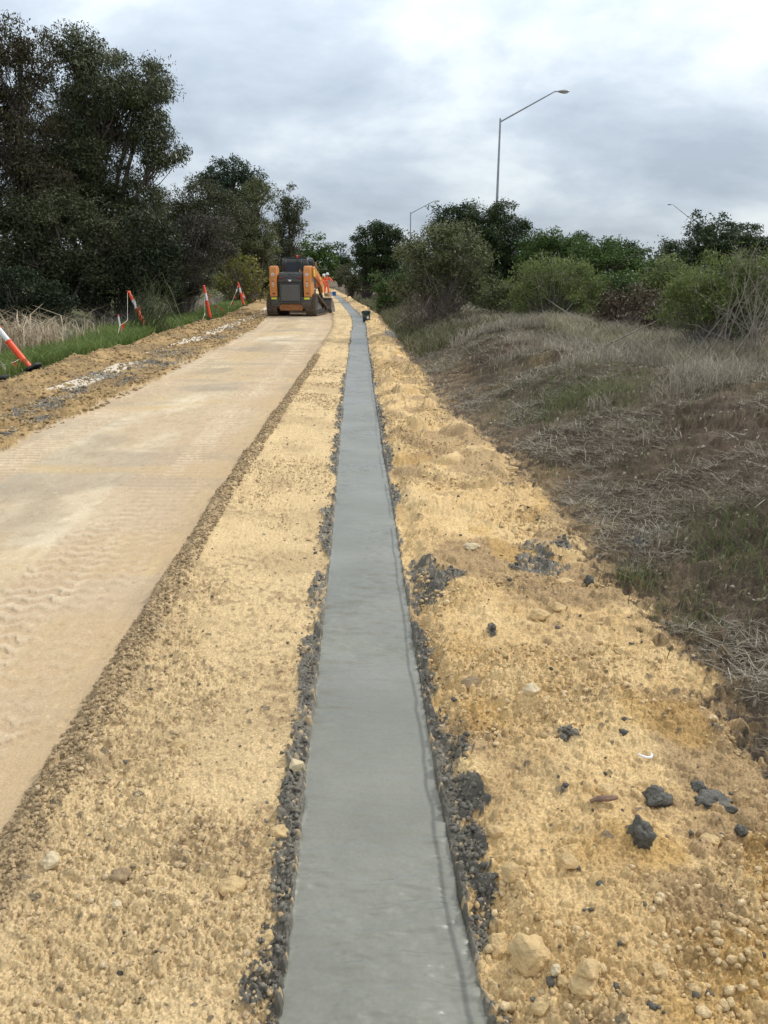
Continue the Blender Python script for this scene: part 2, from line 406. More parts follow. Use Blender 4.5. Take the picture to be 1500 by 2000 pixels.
    col = mixc(col, ocm * .9, C(.66, .60, .50))
    # bank soil
    bc = np.zeros((len(X), 3)) + C(.090, .072, .053)
    bc = mixc(bc, sst(.4, .7, med), C(.135, .107, .078))
    bc = mixc(bc, sst(.55, .75, big) * .7, C(.075, .053, .036))
    bc = mixc(bc, sst(.60, .72, fbm(X * 1.5 + 3, Y * 1.5, 221, 3)) * .5, C(.21, .155, .085))
    bc = mixc(bc, (i1 > .93) * (c1 > .004) * .8, C(.40, .36, .29))
    bc = mixc(bc, sst(.6, 1.0, t) * .4, C(.16, .145, .10))
    bc = mixc(bc, np.exp(-np.clip(X - re, 0, 9) / .16) * sst(.45, .62, fbm(X * 22, Y * 22, 225, 3)) * .85, C(.46, .33, .18))
    col = mixc(col, m_bank, bc)
    sp = trk * sst(.0, .5, np.sin((Y + X * .4) * 2 * np.pi / .32 + n1 * 3)) * sst(1.5, .9, X)
    col = mixc(col, sp * .7, C(.40, .28, .14))
    gc = np.zeros((len(X), 3)) + C(.075, .078, .035)
    col = mixc(col, m_grass, gc)
    # clod tints: pale lime lumps, dark crumbs
    dk = ((i2 > .90) & (c2 > .010)) | ((i3 > .90) & (c3 > .02)) | ((i1 > .93) & (c1 > .004))
    dkm = dk * (1 - m_road) * (1 - m_bank) * (vn(X * 2, Y * 2, 231) > .36) * .85
    col = mixc(col, dkm, C(.16, .135, .095))
    pl = (((i3 < .30) & (c3 > .020)) | ((i4 < .5) & (c4 > .05))) * (1 - m_bank) * (1 - m_road) * .6
    col = mixc(col, pl, C(.60, .44, .235))
    col *= (1 + (i2[:, None] - .5) * .30 * (c2[:, None] > .004))
    # specks on the road
    sk = (i3 > .84) * (c3 > .026) * m_road
    col = mixc(col, sk * .6, C(.17, .15, .12)); z += sk * .004
    mc = np.zeros((len(X), 3)) + C(.100, .098, .084)
    mc = mixc(mc, sst(.4, .7, med), C(.165, .155, .13))
    mc = mixc(mc, ((i1 > .84) | ((i2 > .86) & (c2 > .004))) * 1.0, C(.42, .32, .19))
    col = mixc(col, m_mud * .97, mc)
    reg = np.zeros(len(X), dtype=np.int32)          # 0 verge
    reg[m_road > .5] = 1
    reg[(m_left > .5)] = 2
    reg[m_grass > .5] = 3
    reg[m_bank > .5] = 4
    reg[(s > 0) & (m_bank <= .5)] = 5
    reg[m_mud > .5] = 6
    return z, np.clip(col, 0, .8), reg
def gz(x, y):
    x = np.atleast_1d(np.asarray(x, dtype=np.float64)); y = np.atleast_1d(np.asarray(y, dtype=np.float64))
    return terrain(x, y)[0]
def gz1(x, y): return float(gz(x, y)[0])

def build_ground():
    ys = [0.95]
    while ys[-1] < 110:
        D = ys[-1]
        ys.append(D + min(.85 * (H0 * H0 + D * D) / (H0 * 758), .0052 * D))
    pre = [-30, -12, -6, -3, -1.5, -.6, 0, .4, .7, .85]
    post = [116, 125, 140, 165, 200, 260, 380, 600, 1000, 1800, 3200]
    ys = np.array(pre + ys + post)
    fu = np.linspace(-1, 1, 1080)
    ou = np.array([1.012, 1.04, 1.08, 1.14, 1.22, 1.34, 1.5, 1.75, 2.2, 3.0, 4.5, 7, 12, 25, 60])
    us = np.concatenate([-ou[::-1], fu, ou])
    hw = np.where(ys > .9, .545 * ys + .42, .9)
    X = us[None, :] * hw[:, None]; Y = np.repeat(ys[:, None], len(us), 1)
    nr, nc = X.shape
    gs = np.repeat(np.gradient(ys)[:, None], nc, 1)
    x = X.ravel(); y = Y.ravel()
    z = np.zeros_like(x); col = np.zeros((len(x), 3)); reg = np.zeros(len(x), dtype=np.int32)
    step = 200000
    for a in range(0, len(x), step):
        zz, cc, rg = terrain(x[a:a + step], y[a:a + step], gs.ravel()[a:a + step])
        z[a:a + step] = zz; col[a:a + step] = cc; reg[a:a + step] = rg
    V = np.stack([x, y, z], 1)
    idx = np.arange(nr * nc).reshape(nr, nc)
    Fq = np.stack([idx[:-1, :-1], idx[:-1, 1:], idx[1:, 1:], idx[1:, :-1]], -1).reshape(-1, 4)
    fr = reg[Fq[:, 0]]
    info = {0: ('sand_verge', M_soil, 'structure'), 1: ('road', M_road, 'structure'), 2: ('rough_spoil_strip', M_soil, 'structure'),
            3: ('ground', M_bank, 'structure'), 4: ('bank', M_bank, 'structure'), 5: ('spoil_verge', M_soil, 'structure'), 6: ('slurry_spill', M_mud, 'stuff')}
    labs = {0: 'yellow sand verge between the concrete strip and the smooth track', 1: 'compacted pale sand track with lug prints of the machine',
            2: 'brown churned spoil along the left side of the track', 3: 'grassy ground left of the track and beyond',
            4: 'low bank of dark soil and dry grass on the right', 5: 'lumpy yellow limestone spoil right of the concrete strip',
            6: 'crumbs and smears of dark grey wet concrete along both edges of the strip'}
    for r, (nm, mt, kd) in info.items():
        ff = Fq[fr == r]
        if len(ff) == 0: continue
        u, inv = np.unique(ff.ravel(), return_inverse=True)
        me = np_mesh(nm, V[u], inv.reshape(-1, 4), True, col[u])
        o = link(nm, me, mt); tag(o, labs[r], 'slurry' if r == 6 else 'ground', None, kd)
build_ground()

# ------------------------------------------------------------------ the wet concrete strip
def concrete_mat():
    m = bpy.data.materials.new('wet concrete'); m.use_nodes = True
    t = m.node_tree; b = t.nodes['Principled BSDF']; L = t.links
    g = N(t, 'ShaderNodeNewGeometry')
    mp = N(t, 'ShaderNodeMapping'); mp.inputs['Scale'].default_value = (1.0, 3.2, 1.0); L.new(g.outputs['Position'], mp.inputs[0])
    n = N(t, 'ShaderNodeTexNoise'); n.inputs['Scale'].default_value = 2.2; n.inputs['Detail'].default_value = 6; L.new(g.outputs['Position'], n.inputs['Vector'])
    cr = N(t, 'ShaderNodeValToRGB'); e = cr.color_ramp.elements
    e[0].position = .35; e[0].color = (.146, .150, .123, 1); e[1].position = .68; e[1].color = (.194, .198, .166, 1)
    L.new(n.outputs[0], cr.inputs[0])
    sp = N(t, 'ShaderNodeTexNoise'); sp.inputs['Scale'].default_value = 90; sp.inputs['Detail'].default_value = 3; L.new(g.outputs['Position'], sp.inputs['Vector'])
    mr = N(t, 'ShaderNodeMapRange'); mr.inputs[1].default_value = .3; mr.inputs[2].default_value = .7; mr.inputs[3].default_value = .93; mr.inputs[4].default_value = 1.07
    L.new(sp.outputs[0], mr.inputs[0])
    vm = N(t, 'ShaderNodeVectorMath', operation='SCALE'); L.new(cr.outputs[0], vm.inputs[0]); L.new(mr.outputs[0], vm.inputs['Scale'])
    at_ = N(t, 'ShaderNodeAttribute'); at_.attribute_name = 'Col'
    vm2 = N(t, 'ShaderNodeVectorMath', operation='MULTIPLY'); L.new(vm.outputs[0], vm2.inputs[0]); L.new(at_.outputs['Color'], vm2.inputs[1])
    L.new(vm2.outputs[0], b.inputs['Base Color'])
    n2 = N(t, 'ShaderNodeTexNoise'); n2.inputs['Scale'].default_value = 3.0; n2.inputs['Detail'].default_value = 4; L.new(g.outputs['Position'], n2.inputs['Vector'])
    mr2 = N(t, 'ShaderNodeMapRange'); mr2.inputs[1].default_value = .35; mr2.inputs[2].default_value = .65; mr2.inputs[3].default_value = .27; mr2.inputs[4].default_value = .40; b.inputs['Specular IOR Level'].default_value = 1.0
    L.new(n2.outputs[0], mr2.inputs[0]); L.new(mr2.outputs[0], b.inputs['Roughness'])
    bp = N(t, 'ShaderNodeBump'); bp.inputs['Strength'].default_value = .35; bp.inputs['Distance'].default_value = .002
    n3 = N(t, 'ShaderNodeTexNoise'); n3.inputs['Scale'].default_value = 60; n3.inputs['Detail'].default_value = 5; n3.inputs['Roughness'].default_value = .65
    L.new(mp.outputs[0], n3.inputs['Vector']); L.new(n3.outputs[0], bp.inputs['Height']); L.new(bp.outputs[0], b.inputs['Normal'])
    return m
def build_concrete():
    ys = [0.6]
    while ys[-1] < 80:
        D = ys[-1]; ys.append(D + min(max(.004, .7 * (H0 * H0 + D * D) / (H0 * 758)), .012 + .0011 * D))
    ys = np.array(ys)
    us = np.concatenate([[-1.22, -1.12, -1.05], np.linspace(-1, 1, 150), [1.05, 1.12, 1.22]])
    Y = np.repeat(ys[:, None], len(us), 1); U = np.repeat(us[None, :], len(ys), 0)
    wob = (fbm(Y * 1.1, Y * 0 + 2.0, 301, 3) - .5) * .035
    wid = hwf(Y) * (1 + (fbm(Y * 1.6, Y * 0 + 6.0, 305, 3) - .5) * .12 + (fbm(Y * 9, Y * 0 + np.sign(U) * 3.0, 306, 3) - .5) * .10 * np.abs(U))
    X = tcx(Y) + U * wid + wob * np.clip(Y / 8, .35, 2.6)
    y = Y.ravel(); x = X.ravel(); u = U.ravel()
    wx = x + .02 * (fbm(x * 6, y * 6, 311, 2) - .5)
    rip = (fbm(wx * 6, y * 24 + 1.0 * (fbm(x * 5, y * 5, 315, 2)), 321, 4, .55) - .5)
    patch = sst(.40, .62, fbm(x * 2.2, y * .9, 331, 3))
    z = -.004 + rip * (.004 + .013 * patch) + (fbm(wx * 13, y * 42, 323, 3) - .5) * .0100 * (.3 + 1.1 * patch) + (fbm(x * 3, y * 2, 341, 2) - .5) * .003
    far = sst(7, 16, y)
    z += far * (fbm(x * 1.2, y * 7.5, 345, 3) - .5) * .016
    g = u - .82 - .008 * (fbm(y * 2.2, y * 0, 351, 3) - .5) - .006 * (fbm(y * 11, y * 0, 352, 2) - .5)
    gr = sst(.050, .008, np.abs(g))
    gb = fbm(y * 3.0, y * 0 + 8, 355, 2)
    z -= gr * .0005 * sst(.25, .42, gb)
    
    z -= sst(.0, .30, g) * (.001 + .004 * fbm(x * 30, y * 30, 361, 3))
    z += sst(.10, .19, g) * (fbm(x * 40, y * 30, 365, 3) - .5) * .003
    g2 = u - .93 - .02 * (fbm(y * 3.1, y * 0 + 4, 371, 3) - .5)
    z -= np.exp(-(g2 / .03) ** 2) * .0015 * sst(.5, .65, fbm(y * 1.7, y * 0 + 12, 372, 2)) * .25
    z += sst(-.93, -.99, u) * (fbm(x * 40, y * 25, 381, 3) - .35) * .009
    z -= sst(1.0, 1.2, np.abs(u)) * .05
    c = np.ones((len(x), 3))
    k = gr * .5 * sst(.2, .4, gb); c *= (1 - k)[:, None]
    k = sst(.06, .14, g) * .10 + sst(-.88, -.97, u) * .08
    c *= (1 + k[:, None] * np.array([1.0, .98, .9]))
    ed = sst(.955, 1.02, np.abs(u) + (fbm(x * 25, y * 18, 391, 3) - .5) * .10)
    c *= (1 - .5 * ed)[:, None]
    st = sst(.52, .72, fbm(x * 3, y * 11, 395, 3)) * far * .35
    c *= (1 - st)[:, None]
    V = np.stack([x, y, z], 1); nr, nc = X.shape
    idx = np.arange(nr * nc).reshape(nr, nc)
    Fq = np.stack([idx[:-1, :-1], idx[:-1, 1:], idx[1:, 1:], idx[1:, :-1]], -1).reshape(-1, 4)
    o = link('concrete_strip', np_mesh('concrete_strip', V, Fq, True, c), concrete_mat())
    tag(o, 'narrow strip of freshly poured wet grey concrete running into the distance', 'concrete strip', None, 'structure')
build_concrete()

# ------------------------------------------------------------------ mesh builders
class MB:
    def __init__(s): s.bm = bmesh.new()
    def _xf(s, vs, mtx):
        if mtx is not None: bmesh.ops.transform(s.bm, matrix=mtx, verts=vs)
    def box(s, c, d, bev=0.0, mtx=None, seg=1):
        r = bmesh.ops.create_cube(s.bm, size=1.0); vs = r['verts']
        for v in vs: v.co = Vector((v.co.x * d[0] + c[0], v.co.y * d[1] + c[1], v.co.z * d[2] + c[2]))
        s._xf(vs, mtx)
        if bev:
            es = list({e for v in vs for e in v.link_edges})
            bmesh.ops.bevel(s.bm, geom=es, offset=bev, segments=seg, affect='EDGES', profile=.5)
        return s
    def prism(s, pts, x0, x1, axis='X', bev=0.0):
        def mk(a, b, x):
            return Vector((x, a, b)) if axis == 'X' else (Vector((a, x, b)) if axis == 'Y' else Vector((a, b, x)))
        A = [s.bm.verts.new(mk(a, b, x0)) for a, b in pts]; B = [s.bm.verts.new(mk(a, b, x1)) for a, b in pts]
        fs = [s.bm.faces.new(A), s.bm.faces.new(B[::-1])]
        n = len(pts)
        for i in range(n): fs.append(s.bm.faces.new([A[i], B[i], B[(i + 1) % n], A[(i + 1) % n]]))
        bmesh.ops.recalc_face_normals(s.bm, faces=fs)
        if bev:
            es = list({e for f in fs for e in f.edges})
            bmesh.ops.bevel(s.bm, geom=es, offset=bev, segments=1, affect='EDGES')
        return s
    def cyl(s, p0, p1, r0, r1=None, n=16, cap=True):
        r1 = r0 if r1 is None else r1
        p0 = Vector(p0); p1 = Vector(p1); d = p1 - p0
        q = d.to_track_quat('Z', 'Y').to_matrix()
        A = []; B = []
        for i in range(n):
            a = 2 * math.pi * i / n; o = q @ Vector((math.cos(a), math.sin(a), 0))
            A.append(s.bm.verts.new(p0 + o * r0)); B.append(s.bm.verts.new(p1 + o * r1))
        for i in range(n): s.bm.faces.new([A[i], A[(i + 1) % n], B[(i + 1) % n], B[i]])
        if cap: s.bm.faces.new(A[::-1]); s.bm.faces.new(B)
        return s
    def tube(s, pts, r, n=8):
        rs = r if isinstance(r, (list, tuple)) else [r] * len(pts)
        rings = []
        P = [Vector(p) for p in pts]
        for i, p in enumerate(P):
            d = (P[min(i + 1, len(P) - 1)] - P[max(i - 1, 0)]).normalized()
            q = d.to_track_quat('Z', 'Y').to_matrix()
            rings.append([s.bm.verts.new(p + (q @ Vector((math.cos(2 * math.pi * k / n), math.sin(2 * math.pi * k / n), 0))) * rs[i]) for k in range(n)])
        for a, b in zip(rings[:-1], rings[1:]):
            for k in range(n): s.bm.faces.new([a[k], a[(k + 1) % n], b[(k + 1) % n], b[k]])
        s.bm.faces.new(rings[0][::-1]); s.bm.faces.new(rings[-1])
        return s
    def lathe(s, prof, c=(0, 0, 0), n=20):
        rings = []
        for (r, z) in prof:
            rings.append([s.bm.verts.new((c[0] + r * math.cos(2 * math.pi * k / n), c[1] + r * math.sin(2 * math.pi * k / n), c[2] + z)) for k in range(n)])
        for a, b in zip(rings[:-1], rings[1:]):
            for k in range(n): s.bm.faces.new([a[k], a[(k + 1) % n], b[(k + 1) % n], b[k]])
        s.bm.faces.new(rings[0][::-1]); s.bm.faces.new(rings[-1])
        return s
    def sphere(s, c, r, sc=(1, 1, 1), sub=2):
        vs = bmesh.ops.create_icosphere(s.bm, subdivisions=sub, radius=r)['verts']
        for v in vs: v.co = Vector((v.co.x * sc[0] + c[0], v.co.y * sc[1] + c[1], v.co.z * sc[2] + c[2]))
        return s
    def build(s, name, mat, parent=None, smooth=False):
        me = bpy.data.meshes.new(name); bmesh.ops.recalc_face_normals(s.bm, faces=s.bm.faces[:])
        s.bm.to_mesh(me); s.bm.free()
        o = link(name, me, mat, parent)
        if smooth:
            for p in me.polygons: p.use_smooth = True
            try:
                me.set_sharp_from_angle(angle=R(40))
            except Exception: pass
        return o
def copy_tree(o, parent=None):
    c = o.copy(); COL.objects.link(c); c.parent = parent
    for ch in list(o.children): copy_tree(ch, c)
    return c

# many tubes at once (numpy): paths (n,k,3), radii (n,k)
def tubes_np(P, Rr, sides=4):
    n, k, _ = P.shape
    T = np.gradient(P, axis=1); T /= np.linalg.norm(T, axis=2, keepdims=True) + 1e-9
    ref = np.zeros_like(T); ref[..., 0] = 1; ref[np.abs(T[..., 0]) > .8] = (0, 1, 0)
    A = np.cross(T, ref); A /= np.linalg.norm(A, axis=2, keepdims=True) + 1e-9
    B = np.cross(T, A)
    ang = np.arange(sides) * 2 * np.pi / sides
    V = P[:, :, None, :] + Rr[:, :, None, None] * (A[:, :, None, :] * np.cos(ang)[None, None, :, None] + B[:, :, None, :] * np.sin(ang)[None, None, :, None])
    idx = np.arange(n * k * sides).reshape(n, k, sides)
    nx = np.roll(idx, -1, axis=2)
    Fq = np.stack([idx[:, :-1], nx[:, :-1], nx[:, 1:], idx[:, 1:]], -1).reshape(-1, 4)
    return V.reshape(-1, 3), Fq
def join_np(parts):
    Vs = []; Fs = []; o = 0
    for V, Fq in parts:
        Vs.append(V); Fs.append(Fq + o); o += len(V)
    return np.concatenate(Vs), np.concatenate(Fs)
def unit(v): return v / (np.linalg.norm(v, axis=-1, keepdims=True) + 1e-9)
def leaves_np(P, ln, wd, droop, g, up=0.0):
    """kite shaped leaves at P"""
    n = len(P)
    d = g.normal(size=(n, 3)); d[:, 2] = d[:, 2] * .7 - droop + up; d = unit(d)
    s = unit(np.cross(d, g.normal(size=(n, 3))))
    L = (ln * g.uniform(.6, 1.3, n))[:, None]; W = (wd * g.uniform(.6, 1.3, n))[:, None]
    a = P; b = P + d * L * .42 + s * W * .5; c = P + d * L; e = P + d * L * .42 - s * W * .5
    V = np.stack([a, b, c, e], 1).reshape(-1, 3)
    return V, np.arange(n * 4).reshape(n, 4)
def blades_np(B, ln, wd, lean, g, curl=.5, upz=1.0):
    """grass blades: 2 quads each, bases B"""
    n = len(B)
    az = g.uniform(0, 2 * np.pi, n); le = np.abs(g.normal(0, lean, n)) + .05
    hd = np.stack([np.cos(az), np.sin(az), np.zeros(n)], 1)
    d0 = unit(hd * le[:, None] * .5 + np.array([0, 0, upz])); d1 = unit(hd * (le + curl)[:, None] + np.array([0, 0, upz * .6]))
    L = (ln * g.uniform(.45, 1.25, n))[:, None]; sd_ = np.stack([-np.sin(az), np.cos(az), np.zeros(n)], 1)
    a2 = g.uniform(0, np.pi, n); sd_ = unit(np.stack([np.cos(a2), np.sin(a2), np.zeros(n)], 1))
    W = (wd * g.uniform(.6, 1.3, n))[:, None]
    m = B + d0 * L * .5; t = m + d1 * L * .5
    V = np.stack([B - sd_ * W * .5, B + sd_ * W * .5, m + sd_ * W * .42, m - sd_ * W * .42, t + sd_ * W * .08, t - sd_ * W * .08], 1).reshape(-1, 3)
    i = np.arange(n)[:, None] * 6
    Fq = np.concatenate([i + np.array([0, 1, 2, 3]), i + np.array([3, 2, 4, 5])], 1).reshape(-1, 4)
    return V, Fq

# ------------------------------------------------------------------ vegetation
L_euc = leaf_mat('gum leaves', (.034, .050, .020), (.090, .102, .038), spec=.45, rough=.42)
L_eucb = leaf_mat('gum leaves with dry tips', (.034, .044, .020), (.105, .080, .040), spec=.35)
L_shade = leaf_mat('shade darkened leaves', (.012, .022, .009), (.026, .042, .015))  # leaf colour darkened to paint in the shade under the left gums
L_dark = leaf_mat('dark green leaves', (.020, .040, .014), (.048, .080, .022), spec=.35)
L_dark2 = leaf_mat('blue green leaves', (.030, .055, .032), (.070, .105, .060), spec=.3)
L_olive = leaf_mat('olive leaves', (.090, .108, .040), (.150, .165, .075))
L_oliv2 = leaf_mat('dull olive leaves', (.050, .060, .028), (.085, .092, .042))
L_grey = leaf_mat('grey twiggy foliage', (.040, .040, .028), (.085, .078, .055))
L_lime = leaf_mat('fresh green leaves', (.110, .150, .038), (.185, .225, .080), trans=.25)
L_green = leaf_mat('mid green leaves', (.040, .085, .018), (.080, .135, .030), trans=.2)
L_yell = leaf_mat('yellow green leaves', (.11, .13, .028), (.24, .22, .05), trans=.25)
L_red = leaf_mat('reddish brown leaves', (.050, .045, .024), (.105, .068, .042))
M_bark = pmat('bark', (.105, .085, .068), .9, noise=(6, .4))
M_barkp = pmat('pale bark', (.27, .24, .20), .85, noise=(5, .35))
M_twig = pmat('grey twigs', (.22, .195, .165), .9, noise=(8, .3))
M_barkd = pmat('dark bark', (.035, .025, .020), .9, noise=(8, .4))

def veg(name, label, cat, Y, blobs, mat, base=None, leaf=(.12, .035), lai=4.0, cr=.35, droop=.3, trunk=.12, bark=None, ntw=60,
        twr=.010, group=None, cap=120000, seed=0, shell=.55, dens=1.0, up=0.0, tone_g=.5, stems=1, flat=1.0):
    """blobs in photo pixels (px, py, rx, ry[, dY]) at distance Y"""
    g = np.random.default_rng(1000 + seed)
    bl = []; area = 0
    for b in blobs:
        dY = b[4] if len(b) > 4 else 0.0
        c = at(b[0], b[1], Y + dY); k = ppm(b[0], b[1], Y + dY)
        rx, rz = b[2] / k, b[3] / k
        bl.append((c, rx, min((rx + rz) * .5, rx * 1.4) * .9, rz)); area += math.pi * rx * rz
    if base is None:
        bx = bl[0][0][0]; by = bl[0][0][1]
    else:
        c = at(base, 560, Y); bx, by = c[0], Y
    bz = gz1(bx, by) - .05
    root = empty(name, (bx, by, bz)); tag(root, label, cat, group)
    o3 = np.array([bx, by, bz])
    vol = np.array([b[1] * b[3] for b in bl]); vol = vol / vol.sum()
    ncl = max(12, int(area / (cr * cr) * 1.9 * dens))
    n = int(min(cap, area * lai / (leaf[0] * leaf[1] * .5)))
    bi = g.choice(len(bl), ncl, p=vol)
    d = unit(g.normal(size=(ncl, 3)))
    C0 = np.array([b[0] for b in bl]); RR = np.array([[b[1], b[2], b[3]] for b in bl])
    rad = (shell + (1 - shell) * g.uniform(0, 1, ncl) ** .6)
    lump = np.where(g.uniform(0, 1, ncl) < .07, 1.2, 1.0) * (.66 + .56 * vn(d[:, 0] * 2.3 + bi * 7 + seed, d[:, 2] * 2.3 + d[:, 1] * 1.7 + 9, seed + 3))
    inner = g.uniform(0, 1, ncl) < .25
    rad = np.where(inner, g.uniform(0, .6, ncl), rad)
    cc = C0[bi] + d * RR[bi] * (rad * lump)[:, None]
    ok = cc[:, 2] > bz + .15; cc = cc[ok]; bi = bi[ok]; ncl = len(cc)
    ct = np.clip(g.normal(.5, .28, ncl) * tone_g * 2 * .5 + .25, 0, 1)
    per = g.gamma(2.0, 1.0, ncl); per /= per.sum()
    li = g.choice(ncl, n, p=per)
    off = unit(g.normal(size=(n, 3))) * (g.uniform(0, 1, n) ** .5)[:, None] * (.7 + .6 * h2(li, li * 0, 5))[:, None] * np.array([cr, cr, cr * .68 * flat]) * 1.12
    P = cc[li] + off
    k = P[:, 2] > bz + .03; P = P[k]; li = li[k]
    V, Fq = leaves_np(P, leaf[0], leaf[1], droop, g, up)
    tone = np.repeat(np.clip(ct[li] + g.normal(0, .15, len(li)), 0, 1), 4)
    me = np_mesh('crown', V - o3, Fq, False, None, tone)
    link('crown', me, mat, root)
    # limbs: base -> blob centres -> clumps
    paths = []; radii = []
    K = 6
    tt = np.linspace(0, 1, K)
    for j, b in enumerate(bl):
        if stems > 1 and j and b[0][2] < bz + .75: continue
        s0 = o3 + np.array([g.normal(0, .12 * stems), g.normal(0, .12 * stems), 0]) if stems > 1 else o3
        e0 = b[0] + np.array([0, 0, -b[3] * .15])
        mid = (s0 + e0) * .5 + g.normal(0, .06 * np.linalg.norm(e0 - s0), 3); mid[2] = max(mid[2], bz + .1)
        p = ((1 - tt) ** 2)[:, None] * s0 + (2 * (1 - tt) * tt)[:, None] * mid + (tt ** 2)[:, None] * e0
        paths.append(p); radii.append(trunk * (.7 if stems > 1 else .9 if j else 1.0) * (1 - .72 * tt))
    parts = [tubes_np(np.array(paths), np.array(radii), 8)]
    if ntw:
        sel = g.choice(ncl, min(ncl, ntw), replace=False)
        st = C0[bi[sel]] * .55 + o3 * .45 if stems > 1 else C0[bi[sel]] * .8 + o3 * .2
        st = st + g.normal(0, .12, st.shape) * RR[bi[sel]]
        if stems > 1:
            fr = g.uniform(0, 1, len(sel))[:, None]; st = o3 * (1 - fr * .4) + st * fr * .4 + g.normal(0, .10, st.shape)
        en = cc[sel]
        m1 = (st + en) * .5 + g.normal(0, .09, st.shape) * np.linalg.norm(en - st, axis=1, keepdims=True)
        t5 = np.linspace(0, 1.08, 6)[None, :, None]
        Pp = (1 - t5) ** 2 * st[:, None] + 2 * (1 - t5) * t5 * m1[:, None] + t5 ** 2 * en[:, None]
        Pp = Pp + g.normal(0, .02, Pp.shape) * np.linalg.norm(en - st, axis=1)[:, None, None]
        rr_ = twr * g.uniform(.6, 1.8, len(sel))[:, None] * np.linspace(1.5, .35, 6)[None, :]
        parts.append(tubes_np(Pp, rr_, 4))
    V2, F2 = join_np(parts)
    link('trunk', np_mesh('trunk', V2 - o3, F2, True), bark or M_bark, root)
    return root

def build_vegetation():
    # ---- left side, near to far
    veg('gum_tree', 'tallest dark gum tree left of the track, its crown overhanging to the right', 'tree', 30,
        [(205, 190, 105, 105), (150, 110, 62, 62), (265, 200, 75, 62), (300, 150, 34, 44, 1), (310, 290, 52, 52), (180, 330, 125, 90), (255, 400, 85, 55), (130, 250, 85, 100, 2), (95, 330, 60, 70, 1), (150, 420, 90, 50), (260, 450, 90, 40)],
        L_euc, base=190, leaf=(.14, .040), lai=4.2, cr=.42, droop=.9, trunk=.16, ntw=420, twr=.013, seed=1, bark=M_bark, cap=260000)
    veg('gum_tree', 'browner gum tree at the far left edge with dry leaves among the green', 'tree', 28,
        [(40, 110, 70, 68), (-40, 160, 80, 90), (30, 250, 95, 90), (-60, 340, 80, 100), (60, 370, 80, 70)],
        L_eucb, base=20, leaf=(.14, .042), lai=4.2, cr=.42, droop=.8, trunk=.14, ntw=380, twr=.012, seed=2, bark=M_bark, cap=240000)
    veg('understory_tree', 'bare limbed dark tree under the tall gums behind the dry reeds', 'tree', 27,
        [(60, 480, 90, 75), (170, 500, 85, 80), (110, 420, 90, 50), (-40, 470, 70, 90), (30, 420, 80, 60), (210, 450, 80, 50)],
        L_oliv2, base=100, leaf=(.13, .042), lai=4.2, cr=.5, droop=.4, trunk=.11, ntw=420, twr=.010, seed=3, bark=M_twig, cap=160000)
    veg('dark_shrub', 'shrub with shade painted into its leaves, beneath the tallest gum', 'shrub', 27.5,
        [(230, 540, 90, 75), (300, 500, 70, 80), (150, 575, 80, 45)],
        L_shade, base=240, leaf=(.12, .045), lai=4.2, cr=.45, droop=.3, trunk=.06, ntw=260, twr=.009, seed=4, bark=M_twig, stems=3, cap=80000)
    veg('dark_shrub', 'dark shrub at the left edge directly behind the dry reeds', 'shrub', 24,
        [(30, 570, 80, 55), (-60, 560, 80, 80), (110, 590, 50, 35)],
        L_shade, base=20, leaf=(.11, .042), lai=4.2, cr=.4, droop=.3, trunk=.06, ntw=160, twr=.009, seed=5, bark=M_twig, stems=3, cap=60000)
    veg('grey_shrub', 'grey twiggy shrub left of the yellow green one, below the tree line', 'shrub', 31,
        [(350, 500, 70, 75), (400, 470, 60, 60), (320, 560, 60, 40)],
        L_grey, base=350, leaf=(.11, .035), lai=3.8, cr=.4, droop=.2, trunk=.05, ntw=420, twr=.009, seed=6, bark=M_twig, stems=4, cap=120000)
    veg('olive_tree', 'dull olive tree with bare grey limbs just right of the tallest gum', 'tree', 36,
        [(340, 430, 60, 65), (390, 410, 60, 60), (430, 440, 60, 70), (300, 410, 40, 40)],
        L_oliv2, base=370, leaf=(.13, .042), lai=3.8, cr=.45, droop=.3, trunk=.10, ntw=300, twr=.011, seed=7, bark=M_twig, cap=130000)
    veg('shrub', 'yellow green leafy shrub behind the bunting, left of the loader', 'shrub', 46,
        [(460, 545, 48, 45), (430, 560, 30, 35), (500, 560, 28, 35), (470, 520, 30, 25)],
        L_yell, base=465, leaf=(.17, .10), lai=1.9, cr=.4, droop=.1, trunk=.06, ntw=160, twr=.014, seed=8, stems=3, cap=30000, bark=M_twig)
    veg('round_headed_tree', 'tree with billowing rounded blue green clumps rising highest behind the olive trees', 'tree', 62,
        [(430, 345, 34, 34), (475, 350, 30, 32), (505, 365, 20, 26), (405, 355, 18, 18), (455, 325, 24, 18), (460, 390, 45, 32), (425, 380, 30, 24)],
        L_dark2, base=455, leaf=(.22, .09), lai=5.0, cr=.42, droop=.1, trunk=.26, ntw=60, twr=.03, seed=9, shell=.85, cap=90000)
    veg('tree', 'upright olive green tree between the round headed tree and the wispy one', 'tree', 52,
        [(500, 385, 30, 42), (490, 440, 38, 50), (515, 480, 36, 50), (470, 470, 36, 50)],
        L_olive, base=500, leaf=(.17, .050), lai=4.4, cr=.45, droop=.2, trunk=.15, ntw=160, twr=.02, seed=10, cap=60000)
    veg('wispy_tree', 'open wispy gum tree at the right end of the left tree line', 'tree', 56,
        [(560, 395, 26, 30), (575, 430, 22, 36), (548, 450, 26, 42), (570, 490, 24, 36), (585, 400, 10, 16), (540, 500, 24, 36)],
        L_euc, base=552, leaf=(.20, .055), lai=3.0, cr=.42, droop=.8, trunk=.12, ntw=200, twr=.016, seed=11, cap=50000, dens=.8, bark=M_bark)
